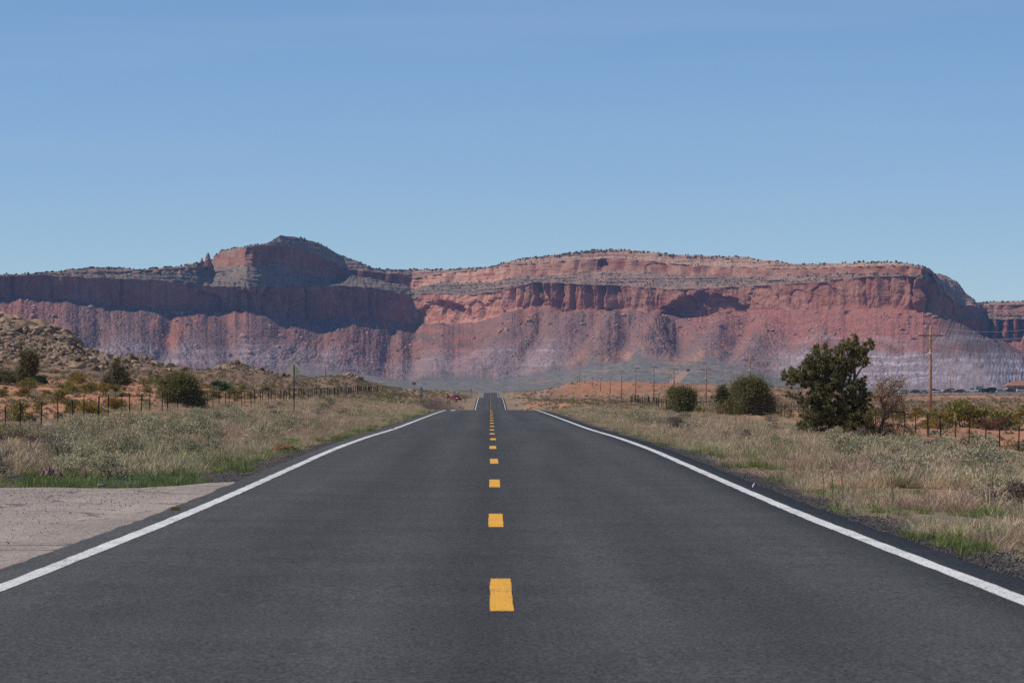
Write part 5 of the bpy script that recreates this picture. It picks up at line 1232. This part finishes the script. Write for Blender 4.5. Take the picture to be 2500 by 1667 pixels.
# ------------------------------------------------------------------ signs
M_signback = simple_mat("bare_sign_back", (.74, .64, .46), .6, .0, .3, .10, 3)
M_steel = simple_mat("sign_post_steel", (.085, .085, .085), .6, .4)
M_green = simple_mat("green_sign_face", (.012, .22, .165), .5)
M_signwhite = simple_mat("white_sign_lettering", (.75, .78, .75), .5)
M_orange = simple_mat("tan_sign_back", (.34, .19, .09), .7)
def extrude_poly(poly, th):
    n = len(poly); v = [(x, -th / 2, z) for x, z in poly] + [(x, th / 2, z) for x, z in poly]
    f = [tuple(range(n)), tuple(range(2 * n - 1, n - 1, -1))] + [(k, k + n, (k + 1) % n + n, (k + 1) % n) for k in range(n)]
    return v, f
def rounded_diamond(r, q=.06):
    pts = []
    for k in range(4):
        a = math.pi / 2 * k
        for d in (-.5, 0, .5):
            c_ = Vector((math.cos(a), math.sin(a))) * (r - q * 1.414); b = a + d * math.pi / 2
            pts.append((c_.x + math.cos(b) * q, c_.y + math.sin(b) * q))
    return pts
def post_sign(px, Y, ybase, ysc, label, panel, mat, post_w=.06, ptop=None, name="road_sign", posts=(0,)):
    X = (px - VX) * Y / FPX; z = gz(X, Y)
    t = thing(name, (X, Y, z), label, "sign")
    zc = CAMH - (ysc - VY) * Y / FPX - z
    v, f = extrude_poly(panel, .006); mb = MB(); mb.add([(a, b, c_ + zc) for a, b, c_ in v], f); mb.build("panel", mat, t)
    tp_ = (CAMH - (ptop - VY) * Y / FPX - z) if ptop else zc
    for xo in posts:
        mb = MB(); mb.box((xo, -.035, tp_ / 2 - .2), (post_w, .045, tp_ + .4)); mb.box((xo, -.035 - .022, tp_ / 2 - .2), (post_w * .45, .02, tp_ + .4)); mb.build("post", M_steel, t)
    for dz in (-.35, .35) if name == "warning_sign" else ():
        mb = MB(); mb.tube([(0, -.075, zc + dz), (0, -.055, zc + dz)], .018, 6); mb.build("bolt", M_steel, t)
    return t, zc
post_sign(718, 178, 990, 903, "back of a diamond-shaped road sign on a dark post left of the road", rounded_diamond(.485), M_signback, .055, 891, "warning_sign")
t, zc = post_sign(1029, 560, 972, 957, "narrow green mile marker with stacked white numbers", [(-.19, -.78), (.19, -.78), (.19, .78), (-.19, .78)], M_green, .07, 968, "mile_marker")
def glyphs(parent, rows, w, h, z0, gap, zc):
    seg = {'a': (0, 1, 1, 1), 'b': (1, .5, 1, 1), 'c': (1, 0, 1, .5), 'd': (0, 0, 1, 0), 'e': (0, 0, 0, .5), 'f': (0, .5, 0, 1), 'g': (0, .5, 1, .5)}
    digits = {'4': 'fgbc', '0': 'abcdef', '1': None}
    z = z0
    for ch in rows:
        mb = MB(); st = h * .17
        if ch == '1': mb.box((0, -.012, zc + z), (st, .008, h)); mb.box((-st * .7, -.012, zc + z + h * .36), (st * 1.0, .008, st))
        else:
            for s in digits[ch]:
                x0, y0, x1, y1 = seg[s]
                mb.box((((x0 + x1) / 2 - .5) * w, -.012 - .0006 * ord(s) % .004, zc + z + ((y0 + y1) / 2 - .5) * h), (abs(x1 - x0) * w + st, .008, abs(y1 - y0) * h + st))
        mb.build("numeral", M_signwhite, parent); z -= h + gap
glyphs(t, "401", .17, .27, .27, .12, zc)
def letters(parent, text, size, z, zc):
    cu = bpy.data.curves.new("lettering", 'FONT'); cu.body = text; cu.size = size; cu.align_x = 'CENTER'; cu.align_y = 'CENTER'; cu.extrude = .003
    tmp = bpy.data.objects.new("lettering", cu); COL.objects.link(tmp); dg = bpy.context.evaluated_depsgraph_get()
    me = bpy.data.meshes.new_from_object(tmp.evaluated_get(dg)); bpy.data.objects.remove(tmp)
    me.materials.clear(); me.materials.append(M_signwhite)
    o = link("lettering", me, parent, (0, -.012, zc + z), (math.pi / 2, 0, 0)); return o
letters(t, "MILE", .17, .62, zc)
post_sign(1011, 610, 973, 936, "brown rectangular sign back on a thin post beside the green mile marker", [(-.36, -.24), (.36, -.24), (.36, .24), (-.36, .24)], M_orange, .06, 937)
post_sign(1095, 640, 990, 968.5, "small ochre diamond sign on two posts near the red car", rounded_diamond(.36), simple_mat("ochre_sign", (.40, .22, .05), .6), .06, 962, "diamond_sign", (-.22, .3))
post_sign(1150, 1200, 968, 951.5, "tiny far ochre diamond sign by the second crest of the road", rounded_diamond(.42), simple_mat("far_ochre_sign", (.36, .21, .08), .6), .1, 952, "diamond_sign")

# ------------------------------------------------------------------ cars
M_glass = simple_mat("dark_car_glass", (.02, .025, .03), .12, 0, .6)
M_tyre = simple_mat("tyre_rubber", (.025, .025, .025), .9)
M_rim = simple_mat("wheel_rim", (.45, .45, .46), .35, .8)
M_lamp = simple_mat("headlamp_glass", (.7, .7, .68), .15, 0, .6)
M_trim = simple_mat("black_trim", (.02, .02, .022), .6)
_paint = {}
def paint(col):
    if col not in _paint: _paint[col] = simple_mat("car_paint", col, .3, .1, .6, .05, 2)
    return _paint[col]
def ring(x, hw, z0, z1, tuck=.12):
    return [Vector((x, -hw, z0 + .1)), Vector((x, -hw + .06, z0)), Vector((x, hw - .06, z0)), Vector((x, hw, z0 + .1)), Vector((x, hw, z1 - tuck)), Vector((x, hw - .1, z1)), Vector((x, -hw + .1, z1)), Vector((x, -hw, z1 - tuck))]
SED = dict(body=[(-2.2, .70, .42, .86), (-2.05, .82, .28, .95), (-1.4, .88, .24, .98), (0, .9, .24, .97), (1.0, .88, .24, .95), (1.8, .84, .26, .86), (2.15, .74, .32, .74)],
           cab=[(-1.75, .70, .93, 1.0), (-1.15, .66, .93, 1.38), (-.3, .65, .93, 1.45), (.35, .65, .93, 1.42), (1.15, .72, .93, .97)], wheels=(-1.35, 1.35), r=.32)
SUV = dict(body=[(-2.25, .78, .5, 1.05), (-2.15, .88, .38, 1.12), (-1.2, .93, .34, 1.15), (0, .94, .34, 1.15), (1.1, .92, .34, 1.12), (1.9, .88, .38, 1.04), (2.25, .8, .44, .92)],
           cab=[(-2.15, .74, 1.1, 1.25), (-1.95, .74, 1.1, 1.72), (-.6, .76, 1.1, 1.8), (.35, .74, 1.1, 1.76), (1.2, .78, 1.1, 1.16)], wheels=(-1.4, 1.4), r=.37)
VAN = dict(body=[(-2.5, .85, .5, 1.2), (-2.4, .92, .4, 1.25), (0, .95, .36, 1.25), (1.6, .93, .38, 1.2), (2.35, .85, .44, 1.05)],
           cab=[(-2.42, .82, 1.2, 1.4), (-2.3, .84, 1.2, 2.05), (0, .85, 1.2, 2.1), (1.1, .8, 1.2, 2.0), (1.9, .82, 1.2, 1.25)], wheels=(-1.6, 1.55), r=.37)
PICK = dict(body=[(-2.6, .82, .55, 1.08), (-2.5, .9, .42, 1.1), (0, .92, .4, 1.12), (1.3, .9, .4, 1.1), (2.2, .86, .44, 1.02), (2.5, .78, .5, .9)],
            cab=[(-.75, .74, 1.08, 1.3), (-.6, .74, 1.08, 1.72), (.2, .74, 1.08, 1.76), (.55, .74, 1.08, 1.7), (1.2, .78, 1.08, 1.14)], wheels=(-1.6, 1.6), r=.4)
def car(kind, px, Y, rz, col, label, group=None, name="parked_car", roof=True):
    X = (px - VX) * Y / FPX; t = thing(name, (X, Y, gz(X, Y) + .02), label, "car", group, rz)
    mb = MB(); mb.loft([ring(x, hw, a, b) for x, hw, a, b in kind["body"]]); mb.build("body", paint(col), t, smooth=False)
    mb = MB(); mb.loft([ring(x, hw, a - .03, b, min(.25, (b - a) * .6)) for x, hw, a, b in kind["cab"]]); mb.build("windows", M_glass, t)
    xs_ = [(x, hw, b) for x, hw, a, b in kind["cab"][1:4]]
    mb = MB(); mb.loft([[Vector((x, -hw + .1, b - .02)), Vector((x, hw - .1, b - .02)), Vector((x, hw - .14, b + .03)), Vector((x, -hw + .14, b + .03))] for x, hw, b in xs_]); mb.build("roof", paint(col), t)
    hw = max(b[1] for b in kind["body"])
    for x in kind["wheels"]:
        for s in (-1, 1):
            mb = MB(); mb.tube([(x, s * (hw - .2), kind["r"]), (x, s * (hw + .015), kind["r"])], kind["r"], 14); w = mb.build("wheel", M_tyre, t)
            mb = MB(); mb.tube([(x, s * (hw - .05), kind["r"]), (x, s * (hw + .03), kind["r"])], kind["r"] * .6, 10); mb.build("rim", M_rim, w)
    xf = kind["body"][-1][0]; zf = kind["body"][-1][3]
    for s in (-1, 1):
        mb = MB(); mb.box((xf - .06, s * .52, zf - .1), (.16, .32, .14)); mb.build("headlight", M_lamp, t)
    mb = MB(); mb.box((xf + .0, 0, .42), (.14, 1.3, .16)); mb.build("bumper", M_trim, t)
    return t
car(SED, 1113, 880, math.radians(-62), (.24, .006, .02), "bright red car on the dirt left of the far road", None, "red_car")
GC = "cars parked in the yard beside the house"
yard = [(SED, 2206, 1395, 10, (.62, .64, .65), "white car at the left end of the yard, seen through the half-dead shrub"),
        (SED, 2232, 1385, 175, (.05, .07, .09), "dark car left of the nearest utility pole in the far yard"),
        (SUV, 2240, 1405, 8, (.50, .56, .56), "pale teal car just left of the nearest utility pole in the far yard"),
        (SED, 2254, 1390, 185, (.40, .42, .44), "grey car touching the left of the nearest utility pole in the far yard"),
        (SUV, 2283, 1385, 5, (.03, .035, .04), "black car directly right of the nearest utility pole in the far yard"),
        (SED, 2288, 1372, 190, (.66, .66, .66), "white car in front of the black one right of the nearest utility pole"),
        (SED, 2314, 1380, 0, (.14, .10, .07), "rusty brown car left of the lone pole in the yard"),
        (SUV, 2325, 1392, 12, (.62, .63, .63), "white car behind the lone pole in the yard"),
        (SED, 2338, 1376, 178, (.05, .065, .10), "dark blue car right of the lone pole in the yard"),
        (SED, 2350, 1384, -15, (.10, .12, .13), "dark grey car left of the bushes in the middle of the yard"),
        (PICK, 2374, 1362, 165, (.45, .55, .56), "pale teal pickup left of the trailer in the yard"),
        (SUV, 2407, 1366, 12, (.03, .035, .045), "black car right of the trailer in the yard"),
        (VAN, 2418, 1376, 182, (.02, .03, .045), "dark van in the middle of the yard"),
        (SED, 2428, 1362, 175, (.025, .03, .035), "low black car in front of the dark van"),
        (SED, 2444, 1360, 8, (.22, .44, .45), "turquoise car left of the house"),
        (SUV, 2462, 1366, 172, (.05, .06, .075), "dark car between the turquoise car and the house"),
        (VAN, 2496, 1358, 4, (.52, .55, .58), "silver van at the right edge in front of the house")]
for kd, px, Y, a, c_, lab in yard: car(kd, px, Y, math.radians(a), c_, lab, GC)
# camper trailer under a flat shade roof
M_wallc = simple_mat("cream_stucco", (.52, .42, .32), .9, noise=.12, nscale=1)
M_wallp = simple_mat("mauve_stucco", (.36, .26, .23), .9, noise=.12, nscale=1)
M_roof = simple_mat("brown_shingle_roof", (.33, .16, .11), .9, noise=.2, nscale=2)
M_wood = simple_mat("fascia_wood", (.14, .06, .04), .9)
Xc = (2390 - VX) * 1374 / FPX; zc_ = gz(Xc, 1374)
t = thing("camper_trailer", (Xc, 1374, zc_), "grey camper trailer with a brown top in the middle of the yard", "trailer")
mb = MB(); mb.loft([ring(x, 1.1, .5, h_, .25) for x, h_ in ((-1.7, 2.2), (-1.5, 2.45), (1.4, 2.45), (1.7, 2.1))]); mb.build("body", simple_mat("trailer_skin", (.36, .37, .39), .5, .2), t)
mb = MB(); mb.box((0, 0, 2.58), (3.2, 2.1, .26)); mb.build("roof", M_wood, t)
for x in (-.8, .7):
    mb = MB(); mb.box((x, -1.12, 1.6), (.8, .05, .5)); mb.build("window", M_glass, t)
for s in (-1, 1):
    mb = MB(); mb.tube([(0, s * .95, .36), (0, s * 1.14, .36)], .36, 12); mb.build("wheel", M_tyre, t)
t = thing("shade_roof", (Xc + .6, 1380, zc_), "thin flat shade roof on posts above the camper trailer", "shelter")
mb = MB(); mb.box((0, 0, 3.35), (4.3, 2.6, .10)); mb.build("roof_sheet", M_wood, t)
for x in (-1.95, 1.95):
    for y in (-1.1, 1.1):
        mb = MB(); mb.box((x, y, 1.5), (.10, .10, 3.6)); mb.build("post", M_wood, t)
# house
HY = 1392; Xh = (2492 - VX) * HY / FPX; zh = gz(Xh, HY)
t = thing("house", (Xh, HY, zh), "tan stucco house with a brown hipped roof at the right edge", "house")
mb = MB(); mb.box((1.5, 0, 1.35), (9.0, 7.0, 3.1)); w = mb.build("wall", M_wallp, t)
mb = MB(); mb.box((-4.6, -1.0, 1.25), (3.0, 4.6, 2.9)); mb.build("porch_wall", M_wallc, t)
mb = MB(); e_ = 2.86; rp = 5.0
mb.add([(-6.9, -4.2, e_), (7.0, -4.2, e_), (7.0, 4.2, e_), (-6.9, 4.2, e_), (-3.0, 0, rp), (3.4, 0, rp), (-6.9, -4.2, e_ - .14), (7.0, -4.2, e_ - .14), (7.0, 4.2, e_ - .14), (-6.9, 4.2, e_ - .14)], [(0, 1, 5, 4), (1, 2, 5), (2, 3, 4, 5), (3, 0, 4), (6, 7, 1, 0), (7, 8, 2, 1), (8, 9, 3, 2), (9, 6, 0, 3), (9, 8, 7, 6)])
rf = mb.build("roof", M_roof, t)
mb = MB(); mb.tube([(-2.2, -.6, 4.3), (-2.2, -.6, 5.4)], .07, 8); mb.build("vent_pipe", M_trim, rf)
mb = MB(); mb.tube([(-5.0, -1.6, 3.5), (-5.0, -1.6, 4.6)], .05, 6); mb.loft([[Vector((-5.0 + math.cos(a) * q, -1.7 - d, 4.75 + math.sin(a) * q)) for a in np.linspace(0, 2 * math.pi, 11)[:-1]] for q, d in ((.08, 0), (.35, .1), (.38, .16))]); mb.build("satellite_dish", M_trim, rf)
mb = MB(); mb.box((-1.3, -3.52, 1.9), (1.5, .08, 1.1)); wd = mb.build("window", M_glass, t)
mb = MB(); mb.box((-1.3, -3.56, 1.30), (1.7, .10, .08)); mb.build("sill", M_wood, wd)
mb = MB(); mb.box((1.2, -3.53, 1.05), (1.0, .10, 2.1)); d_ = mb.build("door", M_wood, t)
mb = MB(); mb.box((1.58, -3.60, 1.05), (.08, .05, .08)); mb.build("handle", M_rim, d_)
for y, x in ((-3.0, -6.2), (-3.0, -3.2)):
    mb = MB(); mb.box((x, y - .9, 1.35), (.16, .16, 3.0)); mb.build("porch_post", M_wood, t)
# small dark hut on the plain below the mesa
hp = at(1680, 0, 4180); zz_ = gz(hp.x, 4180)
t = thing("hut", (hp.x, 4180, zz_), "tiny dark red hut on the plain at the end of the dirt track", "hut")
mb = MB(); mb.box((0, 0, 1.6), (4.6, 4.0, 3.4)); mb.build("wall", simple_mat("hut_wall", (.15, .06, .06), .9), t)
mb = MB(); mb.add([(-2.5, -2.2, 3.3), (2.5, -2.2, 3.3), (2.5, 2.2, 3.3), (-2.5, 2.2, 3.3), (-2.5, 0, 4.3), (2.5, 0, 4.3)], [(0, 1, 5, 4), (2, 3, 4, 5), (3, 0, 4), (1, 2, 5), (3, 2, 1, 0)]); mb.build("roof", M_roof, t)
mb = MB(); mb.box((0, -2.03, 1.05), (1.0, .1, 2.0)); mb.build("door", M_trim, t)

# ------------------------------------------------------------------ litter and small things by the road
def drop(px, py, name, mb, mat, label, cat, smooth=False, dz=.02, Yf=None, onroad=False):
    Y = Yf or FPX * CAMH / (py - VY); X = (px - VX) * Y / FPX
    z = (float(road_z(np.array([Y]))[0]) if onroad else gz(X, Y)) + dz
    return tag(mb.build(name, mat, None, smooth, (X, Y, z)), label, cat)
mb = MB(); mb.box((0, 0, .020), (.10, .05, .036)); mb.box((0, 0, .0415), (.094, .046, .007)); mb.box((0, 0, .001), (.104, .054, .004))
drop(429, 1246, "wood_block", mb, simple_mat("weathered_yellow_wood", (.28, .16, .05), .9, noise=.3, nscale=14), "small brown wooden block on the asphalt left of the white line", "block", onroad=True, dz=0, Yf=39.2)
mb = MB(); mb.box((0, 0, .03), (.12, .06, .06)); mb.box((0, 0, .065), (.10, .05, .012))
drop(958, 1047, "wood_block", mb, simple_mat("pale_block", (.34, .24, .16), .9, noise=.3, nscale=14), "small tan block far along the left white line", "block", onroad=True, dz=0, Yf=119)
def crumple(w, h, seed, n=9):
    r = np.random.default_rng(seed); mb = MB(); xs_ = np.linspace(-1, 1, n); V = []
    for y in xs_:
        for x in xs_: V.append((x * w / 2 * (1 + .2 * r.normal()), y * w * .35, max(0, h * (1 - .6 * (x * x + y * y)) + h * .45 * r.normal())))
    F = [(i_ * n + k, i_ * n + k + 1, (i_ + 1) * n + k + 1, (i_ + 1) * n + k) for i_ in range(n - 1) for k in range(n - 1)]
    V2 = [(x, y, z - .012) for x, y, z in V]; m_ = len(V)
    mb.add(V + V2, F + [tuple(reversed([q + m_ for q in f])) for f in F]); return mb
drop(122, 1156, "crumpled_cloth", crumple(.30, .10, 3), simple_mat("dusty_pink_cloth", (.34, .17, .16), .95, noise=.3, nscale=12), "crumpled dusty pink cloth in the grass behind the old pavement", "cloth", Yf=55, dz=.06)
drop(690, 1083, "cardboard_scrap", crumple(.5, .07, 4), simple_mat("rust_brown_card", (.25, .10, .06), .95), "rusty brown scrap lying in the left verge grass", "scrap", Yf=76, dz=.05)
mb = MB(); mb.tube([(-.02, 0, 0), (-.01, 0, .045), (.012, .005, .075), (.01, 0, .11), (.035, 0, .15)], [.018, .024, .010, .012, .004], 6)
drop(1837, 1172, "white_plastic_bag", mb, simple_mat("white_plastic", (.8, .8, .8), .5), "twisted white plastic bag caught in grass right of the road", "bag", True, Yf=48, dz=.05)
drop(248, 1168, "flattened_can", MB().tube([(-.06, 0, .018), (-.02, .01, .02), (.06, 0, .02)], [.022, .016, .022], 8), simple_mat("crushed_can", (.38, .33, .34), .7, .1), "crushed pale can at the edge of the old pavement", "can", True, Yf=51.5)
drop(118, 1020, "white_litter", crumple(.35, .08, 6), simple_mat("white_litter_plastic", (.7, .7, .68), .7), "white litter beside a fence post at the left", "litter", Yf=141, dz=.12)
drop(1108, 998, "white_litter", crumple(.55, .12, 7), simple_mat("white_crest_litter", (.8, .8, .78), .7), "bright white scrap at the left of the road crest", "litter", Yf=249, dz=.04)
M_pale = simple_mat("pale_gravel_patch", (.42, .40, .38), .95, noise=.4, nscale=20)
drop(2495, 1203, "stone_heap", crumple(1.6, .10, 9, 13), M_pale, "pale stone heap at the right edge of the verge", "stones", Yf=56, dz=.03)
# globe-mallow stalks
M_flower = simple_mat("orange_mallow_petal", (.50, .17, .09), .7); M_stem = simple_mat("mallow_stem", (.13, .16, .08), .8)
for k, (px, py, Y) in enumerate(((2176, 1200, 41), (2008, 1170, 45), (2030, 1168, 45.5), (2055, 1178, 44))):
    X = (px - VX) * Y / FPX; t = thing("mallow_flower", (X, Y, gz(X, Y)), ["tallest orange mallow flower stalk alone on the right verge", "leftmost of the three clustered orange mallow stalks", "middle one of the three clustered orange mallow stalks", "rightmost of the three clustered orange mallow stalks"][k], "flower", "orange mallow stalks on the right verge")
    hh = (.46, .40, .36, .38)[k]
    MB().tube([(0, 0, -.03), (.02, 0, hh * .5), (0, .01, hh)], .007, 5).build("stem", M_stem, t)
    rd = random.Random(k)
    for q in range(7):
        z = hh * (.6 + .06 * q); v, f = ico(0); v = v * .011 + np.array([rd.uniform(-.03, .03), rd.uniform(-.03, .03), z])
        obj("blossom", v, f, M_flower, parent=t)
